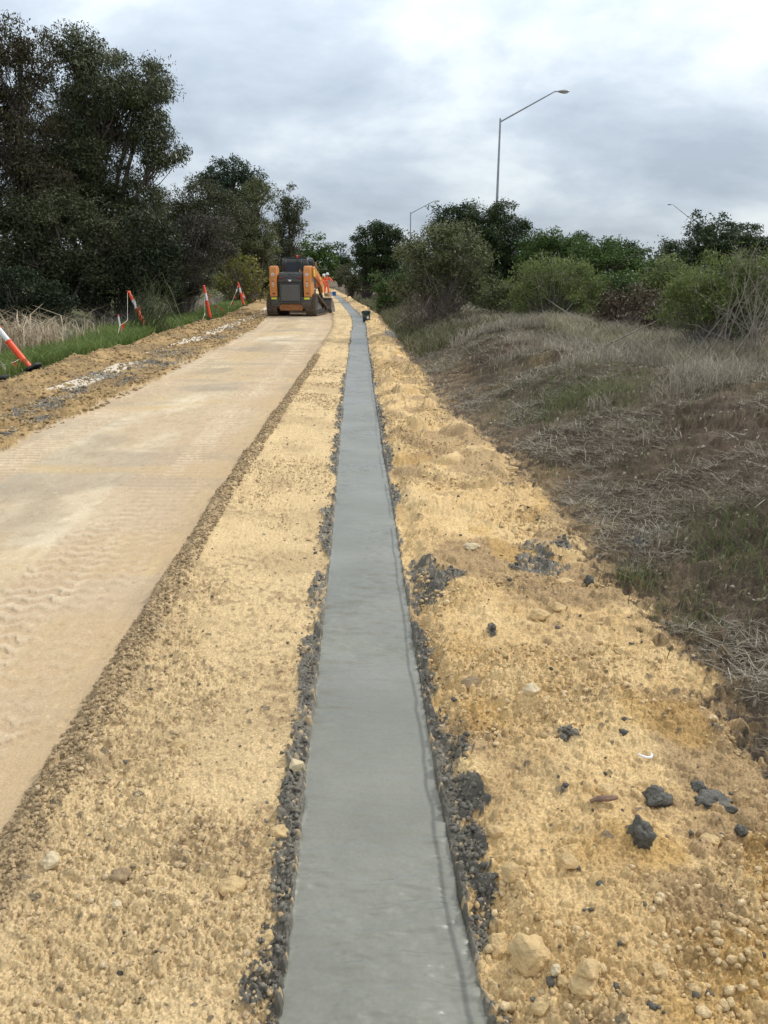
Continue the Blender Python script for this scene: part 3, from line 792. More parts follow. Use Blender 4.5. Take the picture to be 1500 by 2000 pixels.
    veg('shrub', 'dark shrub behind the two far bollards beside the loader', 'shrub', 54,
        [(515, 545, 40, 38), (480, 510, 40, 40), (530, 520, 30, 40), (440, 500, 40, 50)],
        L_grey, base=505, leaf=(.17, .07), lai=3, cr=.45, trunk=.08, ntw=160, twr=.018, seed=12, stems=3, cap=40000)
    veg('bushy_tree', 'rounded dark green tree directly above the loader cab', 'tree', 88,
        [(612, 490, 34, 34), (590, 510, 30, 36), (640, 515, 26, 34), (615, 530, 40, 30)],
        L_green, base=612, leaf=(.34, .15), lai=4, cr=.6, trunk=.22, ntw=40, seed=13, cap=40000)
    veg('far_tree', 'small dark tree where the strip vanishes, between the two tree lines', 'tree', 105,
        [(664, 500, 14, 22), (650, 520, 18, 24), (680, 515, 16, 26), (668, 535, 30, 18)],
        L_dark, base=664, leaf=(.4, .18), lai=4, cr=.7, trunk=.2, ntw=30, seed=14, cap=25000)
    # ---- right side
    veg('dark_tree', 'dark tree with a brown trunk on the right where the strip bends', 'tree', 50,
        [(735, 475, 46, 34), (760, 500, 36, 44), (712, 500, 26, 42), (735, 450, 30, 16), (770, 460, 24, 20), (720, 540, 26, 22)],
        L_dark, base=712, leaf=(.15, .055), lai=5, cr=.36, trunk=.22, ntw=120, twr=.02, seed=15, cap=60000, bark=M_barkd)
    veg('shrub', 'small grey olive shrub right of the workers below the dark tree', 'shrub', 58,
        [(672, 535, 18, 24), (688, 545, 20, 26), (700, 555, 20, 20)],
        L_oliv2, base=685, leaf=(.2, .06), lai=3.5, cr=.4, trunk=.05, ntw=60, seed=16, stems=3, cap=20000)
    veg('shrub', 'mid green shrub in front of the dark tree, left of the dome shaped bush', 'shrub', 33,
        [(765, 570, 32, 30), (740, 560, 22, 32), (785, 555, 22, 30), (760, 590, 30, 18)],
        L_green, base=762, leaf=(.14, .04), lai=3, cr=.3, trunk=.05, ntw=160, seed=17, stems=4, cap=40000)
    veg('dome_shrub', 'large dome shaped olive shrub with bare grey stems at its foot', 'shrub', 21,
        [(870, 500, 88, 58), (820, 510, 48, 52), (915, 520, 52, 52), (870, 475, 62, 38), (850, 555, 62, 38), (905, 560, 46, 36), (805, 560, 34, 34)],
        L_olive, base=862, leaf=(.105, .030), lai=3.6, cr=.24, droop=.1, trunk=.03, ntw=350, twr=.005, seed=18, stems=5, cap=110000, bark=M_twig, shell=.7, up=.3)
    veg('dark_tree', 'broad near black tree behind the dome shaped bush at the foot of the tallest lamp', 'tree', 34,
        [(930, 440, 80, 46), (990, 450, 50, 44), (875, 440, 46, 34), (960, 500, 90, 70), (1000, 520, 60, 60), (905, 415, 30, 20), (985, 410, 26, 14), (960, 570, 70, 50), (1010, 570, 50, 50)],
        L_dark, base=950, leaf=(.12, .042), lai=4.6, cr=.32, trunk=.16, ntw=100, seed=19, cap=170000)
    veg('round_shrub', 'rounded light green shrub standing alone on the bank, right of the dome shaped bush', 'shrub', 17.5,
        [(1085, 548, 88, 45), (1045, 558, 52, 48), (1135, 565, 48, 46), (1080, 590, 90, 34)],
        L_lime, base=1085, leaf=(.085, .018), lai=2.7, cr=.20, droop=-.3, trunk=.035, ntw=500, twr=.006, seed=20, stems=5, cap=120000, shell=.72, up=.5, bark=M_twig)
    veg('green_tree', 'mid green tree behind the rounded light green shrub, to its left', 'tree', 32,
        [(1065, 480, 45, 34), (1110, 490, 50, 38), (1040, 500, 36, 40)],
        L_green, base=1075, leaf=(.12, .045), lai=4.4, cr=.30, trunk=.08, ntw=60, seed=21, cap=90000)
    veg('spreading_tree', 'glossy green spreading tree in the middle of the right tree line', 'tree', 26,
        [(1190, 510, 75, 38), (1250, 535, 60, 40), (1140, 500, 40, 30), (1210, 560, 80, 50)],
        L_green, base=1200, leaf=(.095, .04), lai=4.2, cr=.28, trunk=.06, ntw=100, seed=22, cap=150000, tone_g=.7)
    veg('dark_tree', 'flat topped dark tree peeping over the middle of the right tree line', 'tree', 60,
        [(1215, 485, 40, 14), (1195, 492, 40, 18), (1235, 500, 26, 16)],
        L_dark, base=1215, leaf=(.24, .1), lai=4, cr=.5, trunk=.2, ntw=40, seed=23, cap=30000)
    veg('pale_tree', 'small grey green gum top showing above the middle of the right tree line', 'tree', 70,
        [(1135, 465, 24, 12), (1120, 480, 34, 18), (1150, 478, 20, 14)],
        L_dark2, base=1135, leaf=(.26, .1), lai=3.6, cr=.5, trunk=.2, ntw=40, seed=24, cap=20000)
    veg('leggy_tree', 'thin greyish gum at the left foot of the layered dark tree', 'tree', 64,
        [(1300, 482, 20, 16), (1290, 500, 22, 14), (1318, 495, 18, 16)],
        L_dark2, base=1300, leaf=(.24, .08), lai=2.0, cr=.4, trunk=.14, ntw=120, twr=.02, seed=25, cap=12000, dens=.7, bark=M_barkp)
    veg('layered_tree', 'broad layered dark green tree under the right hand lamp', 'tree', 48,
        [(1420, 462, 75, 30), (1395, 500, 100, 34), (1460, 500, 90, 36), (1380, 490, 60, 30), (1470, 480, 50, 30), (1340, 515, 60, 28), (1540, 500, 70, 40), (1430, 510, 90, 34)],
        L_dark, base=1420, leaf=(.16, .06), lai=4.8, cr=.38, trunk=.16, ntw=60, seed=26, cap=130000, flat=.55)
    veg('gum_tree', 'three lobed grey green gum rising behind the layered dark tree', 'tree', 75,
        [(1362, 438, 16, 20), (1405, 434, 18, 16), (1435, 440, 12, 10), (1385, 455, 40, 18), (1440, 455, 26, 14)],
        L_dark2, base=1395, leaf=(.28, .12), lai=4, cr=.55, trunk=.25, ntw=40, seed=27, shell=.75, cap=30000)
    veg('reddish_shrub', 'low reddish brown shrub between the two light green ones on the right', 'shrub', 15,
        [(1235, 592, 60, 42), (1285, 610, 44, 38), (1195, 610, 34, 32)],
        L_red, base=1240, leaf=(.08, .035), lai=2.4, cr=.2, trunk=.03, ntw=350, twr=.006, seed=28, stems=5, cap=70000, bark=M_twig)
    veg('feathery_shrub', 'feathery light green shrub at the right edge of the bank', 'shrub', 10.8,
        [(1385, 565, 80, 68), (1450, 550, 66, 58), (1345, 600, 55, 48), (1500, 590, 70, 80), (1430, 625, 80, 40), (1560, 560, 60, 90)],
        L_lime, base=1400, leaf=(.075, .013), lai=2.6, cr=.17, droop=-.3, trunk=.022, ntw=400, twr=.0035, seed=29, stems=6, cap=130000, shell=.65, up=.6, bark=M_twig)
    veg('low_bush', 'low dark green bush at the foot of the layered tree behind the feathery shrub', 'shrub', 20,
        [(1320, 555, 60, 40), (1290, 590, 50, 40), (1480, 540, 70, 50), (1400, 560, 60, 50)],
        L_oliv2, base=1330, leaf=(.10, .03), lai=2.6, cr=.28, trunk=.04, ntw=200, seed=30, stems=4, cap=60000, bark=M_twig)
    veg('shrub', 'low olive shrub squeezed between the dome shaped bush and the rounded light green one', 'shrub', 20,
        [(985, 575, 36, 34), (1010, 560, 28, 30), (960, 600, 34, 20)],
        L_olive, base=990, leaf=(.10, .03), lai=3, cr=.26, trunk=.03, ntw=200, twr=.006, seed=31, stems=4, cap=50000, bark=M_twig)
    veg('shrub', 'fresh green shrub between the rounded light green one and the reddish one', 'shrub', 18,
        [(1190, 560, 40, 36), (1170, 590, 36, 34), (1225, 555, 34, 28)],
        L_green, base=1190, leaf=(.09, .035), lai=3, cr=.24, trunk=.03, ntw=160, twr=.006, seed=32, stems=4, cap=60000, bark=M_twig)
    veg('shrub', 'yellowish green shrub above the reddish one, left of the feathery one', 'shrub', 19,
        [(1300, 535, 46, 36), (1265, 560, 40, 30), (1330, 550, 40, 40)],
        L_lime, base=1300, leaf=(.09, .025), lai=3, cr=.26, trunk=.03, ntw=160, twr=.006, seed=33, stems=4, cap=60000, bark=M_twig, up=.3)
    # far woodland closing the horizon on both sides: nobody could count it
    g = np.random.default_rng(5); Ps = []
    for side in (-1, 1):
        for i in range(240):
            Y = g.uniform(115, 230); x = side * g.uniform(4 if side > 0 else 14, 150) - Y * .04; r = g.uniform(2, 4)
            Ps.append(np.array([x, Y, g.uniform(1, 3.8)]) + g.normal(size=(240, 3)) * np.array([r, r, r * .6]) * .7)
    P = np.concatenate(Ps); P = P[P[:, 2] > .1]
    V, Fq = leaves_np(P, .9, .5, .1, g)
    o = link('far_woodland', np_mesh('far_woodland', V, Fq, False, None, np.repeat(g.uniform(0, 1, len(P)), 4)), L_dark)
    tag(o, 'dark woodland closing the horizon far behind everything', 'woodland', None, 'stuff')
build_vegetation()

def bare_shrub(name, label, Y, base, tips, n, seed, mat, r=.006):
    g = np.random.default_rng(seed)
    c = at(base[0], base[1], Y); c[2] = gz1(c[0], c[1]) - .03
    root = empty(name, tuple(c)); tag(root, label, 'shrub')
    T = []
    for k in range(n):
        p = tips[g.integers(len(tips))]; e = at(p[0] + g.normal(0, p[2]), p[1] + g.normal(0, p[2]), Y + g.normal(0, .5)); T.append(e)
    T = np.array(T); st = np.repeat(c[None], n, 0) + g.normal(0, .22, (n, 3)) * [1.6, 1, .15]
    m = (st + T) * .5 + g.normal(0, .14, (n, 3)); m[:, 2] += .15
    t = np.linspace(0, 1, 8)[None, :, None]
    P = (1 - t) ** 2 * st[:, None] + 2 * (1 - t) * t * m[:, None] + t ** 2 * T[:, None] + g.normal(0, .012, (n, 8, 3))
    parts = [tubes_np(P, r * g.uniform(.5, 1.3, n)[:, None] * np.linspace(1.4, .3, 8)[None], 4)]
    # side twigs
    i = g.integers(0, n, n * 4); j = g.integers(3, 8, n * 4); s = P[i, j]
    e = s + unit(g.normal(size=(n * 4, 3)) + [0, 0, .4]) * g.uniform(.08, .32, (n * 4, 1))
    mm = (s + e) / 2 + g.normal(0, .02, s.shape)
    P2 = np.stack([s, mm, e], 1)
    parts.append(tubes_np(P2, np.tile(np.array([.45, .3, .15]) * r, (len(s), 1)), 3 if False else 4))
    V, Fq = join_np(parts)
    link('stem', np_mesh('stem', V - c, Fq, True), mat, root)
bare_shrub('bare_shrub', 'bare pale twigged shrub at the right edge in front of the feathery green one', 9.5, (1480, 640),
           [(1470, 480, 22), (1500, 520, 30), (1440, 560, 30), (1400, 600, 25), (1490, 600, 40), (1540, 520, 40)], 50, 61, M_twig, .0045)
bare_shrub('bare_shrub', 'tangle of bare grey stems spilling left below the feathery green shrub', 11.5, (1400, 645),
           [(1320, 590, 25), (1360, 570, 30), (1420, 590, 30), (1300, 620, 18), (1460, 610, 25)], 70, 62, M_twig, .0045)
bare_shrub('bare_shrub', 'grey bare thicket at the foot of the dome shaped bush', 20, (850, 620),
           [(800, 570, 25), (850, 555, 30), (900, 560, 30), (780, 600, 20)], 90, 63, M_bark, .006)
bare_shrub('bare_shrub', 'low grey twiggy scrub beside the spoil, right of the green bucket', 27, (812, 622),
           [(790, 600, 12), (815, 592, 16), (835, 600, 14)], 70, 64, M_bark, .008)
bare_shrub('bare_shrub', 'pale bare stems standing before the dark shrub near the second bollard stake', 22.5, (290, 620),
           [(270, 560, 14), (300, 545, 18), (330, 565, 14), (345, 590, 16)], 60, 65, leaf_mat('olive stems', (.08, .10, .04), (.08, .10, .04)), .010)

# ---- grasses
G_dry = leaf_mat('dry grass', (.24, .22, .14), (.42, .39, .28), spec=.2, trans=.2, var=.35)
G_grey = leaf_mat('grey straw', (.22, .19, .145), (.46, .42, .34), spec=.2, trans=.1, var=.4)
G_green = leaf_mat('green grass', (.10, .165, .035), (.22, .28, .09), spec=.25, trans=.3, var=.35)
G_lit = leaf_mat('old straw', (.13, .11, .08), (.36, .33, .26), spec=.2, trans=.05, var=.55)
G_tuft = leaf_mat('dull green grass', (.10, .135, .045), (.19, .21, .10), spec=.25, trans=.3, var=.35)
G_reed = leaf_mat('dry reed blades', (.34, .26, .16), (.66, .57, .43), spec=.25, trans=.2, var=.4)
def grass_obj(name, label, B, ln, wd, lean, mat, seed, curl=.5, cat='grass', upz=1.0):
    g = np.random.default_rng(seed)
    V, Fq = blades_np(B, ln, wd, lean, g, curl, upz)
    t = np.repeat(np.clip(vn(B[:, 0] * 1.5, B[:, 1] * 1.5, seed) * .7 + g.uniform(0, .3, len(B)), 0, 1), 6)
    o = link(name, np_mesh(name, V, Fq, False, None, t), mat); tag(o, label, cat, None, 'stuff')
def build_grass():
    g = np.random.default_rng(44)
    # green strip on the left
    n = 90000
    y = 9 + 46 * g.uniform(0, 1, n) ** 1.3; x = lgx(y) - .1 - g.gamma(1.6, .75, n) * np.where(y > 24, 1.1, .8)
    n1 = fbm(x * 1.3, y * 1.3, 1, 4) - .5
    k = (x < lgx(y) + n1 * .8 + .05) & (vn(x * 2, y * 2, 9) > .2); x, y = x[k], y[k]
    B = np.stack([x, y, gz(x, y) - .01], 1)
    grass_obj('green_grass', 'long green grass along the left side of the spoil under the bollards', B, .30 * g.uniform(.5, 1.2, len(x)), .012 + y * .0003, .45, G_green, 1)
    # dry reeds at the left
    n = 5500
    y = g.uniform(12.5, 22, n); x = lgx(y) - 1.1 - g.gamma(2.0, .9, n); k = (fbm(x * .8, y * .8, 19, 2) > .36); x, y = x[k], y[k]
    k = (y < 17.5) | (g.uniform(0, 1, len(y)) < .12); x, y = x[k], y[k]
    B = np.stack([x, y, gz(x, y) - .02], 1)
    grass_obj('dry_reeds', 'tall bleached dry reeds at the left edge behind the leaning bollard', B, 1.05 * g.uniform(.6, 1.25, len(x)), .026, .45, G_reed, 2, 1.3)
    n = 26000
    y = 14 + 34 * g.uniform(0, 1, n); x = lgx(y) - 1.5 - g.gamma(2.0, .55, n); k = fbm(x * .6, y * .5, 29, 2) > .45; x, y = x[k], y[k]
    B = np.stack([x, y, gz(x, y) - .02], 1)
    grass_obj('dry_grass', 'pale dry grass between the green strip and the dark shrubs', B, .50 * g.uniform(.5, 1.2, len(x)), .012 + y * .0003, .45, G_grey, 3)
    # bank: dry standing grass on crest and in patches
    def bank_pts(n, y0, y1, pw, thr, sd, t0, t1, fs=.9):
        y = y0 + (y1 - y0) * g.uniform(0, 1, n) ** pw; t = g.uniform(t0, t1, n)
        x = rex(y) + t * (cxr(y) - rex(y))
        w_ = .545 * y + .6
        k = (x < w_) & (fbm(x * fs, y * fs, sd, 3) + (.34 if sd == 49 else .18) * (t - (.32 if sd == 49 else .6)) > thr); return x[k], y[k], t[k]
    x, y, t = bank_pts(140000, 3.0, 34, 1.25, .56, 39, .30, 1.5, .8)
    B = np.stack([x, y, gz(x, y) - .01], 1)
    grass_obj('bank_grass', 'fine dry grey grass standing on the crest and slope of the bank', B, (.14 + .12 * np.clip(t, 0, 1)) * g.uniform(.5, 1.3, len(x)), .0025 + y * .00045, .5, G_grey, 4)
    x, y, t = bank_pts(60000, 9, 30, 1.1, .40, 39, .85, 1.6, .8)
    B = np.stack([x, y, gz(x, y) - .01], 1)
    grass_obj('crest_grass', 'pale dry grass thick along the crest of the bank below the bushes', B, .22 * g.uniform(.5, 1.3, len(x)), .003 + y * .0005, .5, G_dry, 14)
    # flattened straw litter
    x, y, t = bank_pts(150000, 2.0, 20, 1.7, .52, 49, .04, 1.2, 2.0)
    B = np.stack([x, y, gz(x, y) + .008], 1)
    grass_obj('straw_litter', 'flattened grey straw and twigs littering the slope of the bank', B, .13 * g.uniform(.4, 1.8, len(x)), .0016 + y * .0005, 3.0, G_lit, 5, 1.0, 'litter', .12)
    # green tufts
    x, y, t = bank_pts(26000, 2.2, 26, 1.3, .54, 59, .05, 1.2, 1.1)
    B = np.stack([x, y, gz(x, y) - .01], 1)
    grass_obj('green_tufts', 'sparse green grass tufts growing on the dark bank', B, .09 * g.uniform(.5, 1.3, len(x)), .0025 + y * .0004, .8, G_tuft, 6)
    Ts = []
    for (px, py, Y, sx, n) in [(1130, 770, 8.2, .30, 900), (1200, 790, 7.6, .28, 380), (1080, 800, 7.8, .3, 260), (1420, 1040, 4.1, .16, 260), (1460, 1120, 3.7, .16, 240), (1240, 1145, 3.75, .07, 110), (1340, 1240, 3.2, .10, 100), (1090, 725, 9.5, .5, 350), (905, 690, 13, .5, 300)]:
        c = at(px, py, Y); Ts.append(np.stack([g.normal(c[0], sx, n), g.normal(Y, sx * 1.2, n)], 1))
    T = np.concatenate(Ts); B = np.stack([T[:, 0], T[:, 1], gz(T[:, 0], T[:, 1]) - .01], 1)
    grass_obj('grass_clumps', 'bright green grass clumps in the middle of the bank', B, .15 * g.uniform(.5, 1.3, len(T)), .0035 + .0004 * T[:, 1], .7, G_tuft, 7)
    # grass right by the spoil further off
    n = 30000
    y = g.uniform(15, 55, n); x = rex(y) + g.gamma(1.6, .8, n) + .1
    B = np.stack([x, y, gz(x, y) - .01], 1)
    grass_obj('verge_grass', 'dull olive grass beside the spoil below the right hand bushes', B, .30 * g.uniform(.5, 1.2, len(x)), .006 + y * .0005, .5, leaf_mat('olive grass', (.10, .11, .05), (.19, .18, .10)), 8)
build_grass()

# ---- loose pebbles and crumbs
def build_pebbles():
    g = np.random.default_rng(77)
    bm = bmesh.new(); bmesh.ops.create_icosphere(bm, subdivisions=1, radius=1); bm.verts.ensure_lookup_table()
    v0 = np.array([v.co[:] for v in bm.verts]); f0 = np.array([[v.index for v in f.verts] for f in bm.faces]); bm.free()
    def scatter(name, label, x, y, r, colA, colB, mat, sink=.25, seed=1):
        n = len(x); z = gz(x, y)
        sc = g.uniform(.6, 1.25, (n, 1, 3)) * r[:, None, None]; sc[..., 2] *= .75
        v = v0[None] * (1 + g.normal(0, .20, (n, len(v0), 1))) * sc
        a = g.uniform(0, 6.28, n); c, s = np.cos(a)[:, None], np.sin(a)[:, None]
        vx = v[..., 0] * c - v[..., 1] * s; vy = v[..., 0] * s + v[..., 1] * c
        V = np.stack([vx + x[:, None], vy + y[:, None], v[..., 2] + (z + r * (.5 - sink))[:, None]], -1).reshape(-1, 3)
        Fq = (f0[None] + (np.arange(n) * len(v0))[:, None, None]).reshape(-1, 3)
        t = g.uniform(0, 1, (n, 1)) ** 1.5; col = np.array(colA) * (1 - t) + np.array(colB) * t
        o = link(name, np_mesh(name, V, Fq, False, np.repeat(col, len(v0), 0)), mat); tag(o, label, 'gravel', None, 'stuff')
    def pos(n, lo, hi, y0=1.0, y1=14, pw=2.0):
        y = y0 + (y1 - y0) * g.uniform(0, 1, n) ** pw; x = lo(y) + (hi(y) - lo(y)) * g.uniform(0, 1, n); return x, y
    x, y = pos(15000, lambda q: tcx(q) + HW + .04, lambda q: rex(q) - .02)
    k = patchf(x, y) + g.normal(0, .18, len(x)) > .45; x, y = x[k], y[k]
    r = .003 + .011 * g.uniform(0, 1, len(x)) ** 4 + .0005 * y
    scatter('limestone_crumbs', 'loose yellow limestone crumbs over the spoil on the right', x, y, r, (.52, .38, .20), (.70, .55, .33), M_soil)
    x, y = pos(11000, lambda q: rrx(q) + .05, lambda q: tcx(q) - HW - .04)
    k = patchf(x, y) + g.normal(0, .18, len(x)) > .5; x, y = x[k], y[k]
    r = .0025 + .008 * g.uniform(0, 1, len(x)) ** 4 + .0005 * y
    scatter('sand_crumbs', 'loose sandy crumbs over the verge left of the strip', x, y, r, (.46, .345, .20), (.64, .51, .33), M_soil)
    x, y = pos(9000, lambda q: rrx(q) - .02, lambda q: rrx(q) + .14, 1.0, 16, 1.7)
    r = .0035 + .007 * g.uniform(0, 1, len(x)) ** 3 + .0006 * y
    scatter('windrow_crumbs', 'brown crumbs in a line along the right edge of the track', x, y, r, (.29, .215, .13), (.50, .38, .23), M_soil)
    # dark slurry crumbs along both edges
    y = 1.0 + 15 * g.uniform(0, 1, 4200) ** 1.9; sd_ = np.where(g.uniform(0, 1, len(y)) < .55, 1, -1)
    x = tcx(y) + sd_ * (hwf(y) + .010 + np.abs(g.normal(0, .034, len(y))))
    k = (fbm(np.sign(sd_) * 5.0, y * 2.0, 51, 3) + g.normal(0, .07, len(y)) > .48); x, y = x[k], y[k]
    r = .003 + .007 * g.uniform(0, 1, len(x)) ** 2 + .0004 * y
    scatter('slurry_crumbs', 'dark grey crumbs of wet concrete beside the strip', x, y, r, (.095, .092, .078), (.23, .215, .18), M_mud, .45)
    X = []; Yy = []
    for (cx, cy, rx, ry, wt) in MUD + BMUD:
        n_ = 80; a = g.uniform(0, 6.28, n_); q = np.sqrt(g.uniform(0, 1, n_)) * g.uniform(.6, 1.1, n_); X.append(cx + np.cos(a) * rx * q * .85); Yy.append(cy + np.sin(a) * ry * q * .85)
    x = np.concatenate(X); y = np.concatenate(Yy); k = (np.abs(x - tcx(y)) > hwf(y) + .006); x, y = x[k], y[k]
    r = .0025 + .010 * g.uniform(0, 1, len(x)) ** 2.4
    scatter('slurry_clods', 'dark grey clods of wet concrete heaped in the spilled patches', x, y, r, (.085, .083, .070), (.22, .20, .165), M_mud, .45)
    x, y = pos(300, lambda q: tcx(q) + HW + .08, lambda q: rex(q) - .05, 1.1, 9, 1.6)
    r = .004 + .010 * g.uniform(0, 1, len(x)) ** 3
    scatter('dark_crumbs', 'scattered dark grey pellets of concrete on the yellow spoil', x, y, r, (.06, .06, .055), (.13, .12, .10), M_mud)
    x, y = pos(200, lambda q: rrx(q) + .1, lambda q: tcx(q) - HW - .08, 1.1, 9, 1.6)
    r = .003 + .007 * g.uniform(0, 1, len(x)) ** 3
    scatter('dark_pellets', 'scattered dark pellets on the sand left of the strip', x, y, r, (.07, .07, .06), (.14, .13, .10), M_mud)
    # pale stones and litter on the bank
    y = 2.2 + 14 * g.uniform(0, 1, 2500) ** 1.4; x = rex(y) + g.uniform(.02, 1.1, len(y)) * (cxr(y) - rex(y)); k = x < .56 * y + .6; x, y = x[k], y[k]
    r = .003 + .012 * g.uniform(0, 1, len(x)) ** 4 + .0005 * y
    scatter('bank_stones', 'small pale stones strewn over the dark bank', x, y, r, (.16, .13, .09), (.50, .45, .36), M_soil)
    # left strip lumps
    y = 7 + 30 * g.uniform(0, 1, 6000) ** 1.5; x = rlx(y) + (lgx(y) - rlx(y)) * g.uniform(-.02, 1.0, len(y))
    r = .008 + .026 * g.uniform(0, 1, len(x)) ** 4 + .0005 * y
    scatter('spoil_lumps', 'brown and grey lumps in the churned strip left of the track', x, y, r, (.24, .165, .085), (.48, .36, .20), M_soil)
    c = [(m[0], m[1], m[2], m[3]) for m in LMUD]; X = []; Yy = []
    for (cx, cy, rx, ry) in c:
        X.append(g.normal(cx, rx * .5, 12)); Yy.append(g.normal(cy, ry * .5, 12))
    x = np.concatenate(X); y = np.concatenate(Yy); r = g.uniform(.012, .045, len(x))
    scatter('grey_lumps', 'grey concrete lumps in heaps along the left side of the track', x, y, r, (.13, .115, .09), (.24, .215, .17), M_soil, .5)
build_pebbles()

# ------------------------------------------------------------------ single stones and lumps
M_stone = pmat('yellow limestone', (.56, .41, .21), .9, noise=(14, .3), bump=(120, .7))
M_stonep = pmat('pale limestone', (.62, .52, .34), .9, noise=(10, .25), bump=(120, .7))
M_ochre = pmat('brown stone', (.30, .22, .13), .9, noise=(12, .3), bump=(120, .7))
M_lump = pmat('dark grey concrete lump', (.100, .097, .083), .7, noise=(40, .35), bump=(90, .9))
from mathutils import noise as mnoise
def stone(name, label, px, py, wpx, hpx, mat, cat='stone', seed=0, rough=.22, lump=3.0, group=None, lift=.40, rz=0, ang=False, onbank=None):
    c = gp(px, py) if onbank is None else at(px, py, onbank)
    zc = gz1(c[0], c[1])
    c = gp(px, py, zc + .01) if onbank is None else c; zc = gz1(c[0], c[1])
    k = ppm(px, py, c[1]); rx = wpx / k / 2; rz_ = hpx / k / 2 * .85
    bm = bmesh.new(); bmesh.ops.create_icosphere(bm, subdivisions=4, radius=1)
    for v in bm.verts:
        p = v.co.copy()
        n = mnoise.fractal(p * 1.1 + Vector((seed * 7.3, 0, 0)), 1, 2, 4) * rough * 1.6
        q = p * (1 + n)
        if ang:
            for j in range(5):
                random.seed(seed * 31 + j); d = Vector((random.uniform(-1, 1), random.uniform(-1, 1), random.uniform(-.4, 1))).normalized()
                t = q.dot(d) - random.uniform(.62, .85)
                if t > 0: q -= d * t * .85
        if lump > 4: q *= 1 + .22 * (1 - 2 * abs(mnoise.noise(p * lump + Vector((seed, 3, 1)))))
        q *= 1 + .02 * mnoise.noise(p * 9)
        v.co = Vector((q.x * rx, q.y * (rx + rz_) * .5, q.z * rz_))
    me = bpy.data.meshes.new(name); bm.to_mesh(me); bm.free()
    for f in me.polygons: f.use_smooth = True
    o = link(name, me, mat); o.location = (c[0], c[1], zc + rz_ * lift); o.rotation_euler = (0, 0, rz)
    tag(o, label, cat, group)
    return o
def build_stones():
    Sx = [('stone', 'largest pitted yellow stone at the bottom, right of the strip', 1036, 1862, 74, 92, M_stone, 1, True),
          ('stone', 'upright yellow stone touching the grey slurry just left of the largest one', 972, 1846, 42, 56, M_stone, 2, True),
          ('stone', 'rounded yellow stone with a cracked top at the bottom, right of the largest one', 1137, 1925, 54, 44, M_stone, 3, False),
          ('stone', 'blocky yellow stone resting against the back of the cracked one', 1150, 1895, 50, 42, M_stone, 4, True),
          ('stone', 'small egg shaped stone right of the largest yellow stone', 1085, 1896, 18, 26, M_stonep, 5, False),
          ('stone', 'second small egg shaped stone between the egg shaped one and the cracked one', 1098, 1909, 20, 30, M_stone, 6, False),
          ('stone', 'flat yellow stone at the very bottom right of the largest stone', 1058, 1965, 40, 34, M_stone, 7, True),
          ('stone', 'squarish yellow stone on the right spoil level with the dark elongated lump', 1110, 1680, 36, 30, M_stone, 8, True),
          ('stone', 'tall yellow stone beside the grey slurry above the upright one', 998, 1706, 34, 44, M_stone, 9, True),
          ('stone', 'yellow stone tucked at the slurry edge above the tall one', 970, 1615, 34, 34, M_stone, 10, True),
          ('stone', 'yellow stone left of the dark knobbly lump on the right spoil', 1183, 1545, 34, 22, M_stone, 11, False),
          ('stone', 'yellow stone on the far right spoil beside the wood chip', 1385, 1642, 36, 26, M_stone, 12, False),
          ('stone', 'brownish angular stone with a sharp ridge right of the strip at mid height', 920, 1328, 44, 28, M_ochre, 13, True),
          ('stone', 'smooth pale stone just right of the brownish angular one', 1038, 1356, 32, 28, M_stonep, 14, False),
          ('stone', 'smooth oval pale stone lying alone near the strip below the bend', 920, 1068, 32, 18, M_stonep, 15, False),
          ('stone', 'wide low yellow stone below the dark slurry pile on the right', 1100, 1142, 44, 20, M_stone, 16, True),
          ('stone', 'yellow stone right in front of the wide low one', 1092, 1172, 34, 24, M_stone, 17, True),
          ('stone', 'yellow stone near the edge of the dark bank below the slurry pile', 1052, 1203, 38, 24, M_stone, 18, False),
          ('stone', 'yellow stone in the middle of the right spoil above the slurry pile', 955, 985, 26, 16, M_stone, 19, True),
          ('stone', 'small yellow stone at the border of spoil and bank', 1000, 918, 22, 14, M_stone, 20, False),
          ('stone', 'pale cracked stone in the sand at the lower left', 100, 1684, 34, 32, M_stonep, 21, False),
          ('stone', 'brown rounded stone right of the pale cracked one at the lower left', 236, 1707, 36, 30, M_ochre, 22, False),
          ('stone', 'yellow angular stone alone in the sand left of the strip', 349, 1449, 30, 24, M_stone, 23, True),
          ('stone', 'yellow stone straight below the lone angular one left of the strip', 344, 1555, 28, 24, M_stone, 24, True),
          ('stone', 'pinkish stone at the slurry edge left of the strip near the bottom', 543, 1622, 42, 30, M_stone, 25, True),
          ('stone', 'flattish pale stone left of the strip, lower left of the pinkish one', 450, 1715, 56, 36, M_stone, 26, False),
          ('stone', 'pale stone half coated in grey slurry at the left edge of the strip', 578, 1495, 28, 36, M_stonep, 27, True),
          ('stone', 'small pale stone with a dark seam, lower left of the strip', 228, 1762, 20, 20, M_stonep, 28, False),
          ('stone', 'yellow stone close to the lower left edge of the slurry', 525, 1830, 30, 28, M_stone, 29, True),
          ('stone', 'yellow stone at the far lower right of the spoil', 1290, 1894, 36, 30, M_stone, 30, True),
          ('stone', 'small round pale stone right of the squarish yellow one', 1290, 1748, 18, 18, M_stonep, 31, False),
          ('stone', 'yellow stone low on the right spoil above the small round one', 1218, 1832, 20, 20, M_stone, 32, False)]
    for (nm, lb, px, py, w_, h_, m, sd_, an) in Sx:
        stone(nm, lb, px, py, w_, h_, m, 'stone', sd_, ang=an, group='loose stones on the sand', lift=.28)
    stone('concrete_lump', 'knobbly dark grey concrete lump on the right spoil above the elongated one', 1280, 1558, 48, 42, M_lump, 'concrete lump', 41, .3, 5.5, 'dark concrete lumps')
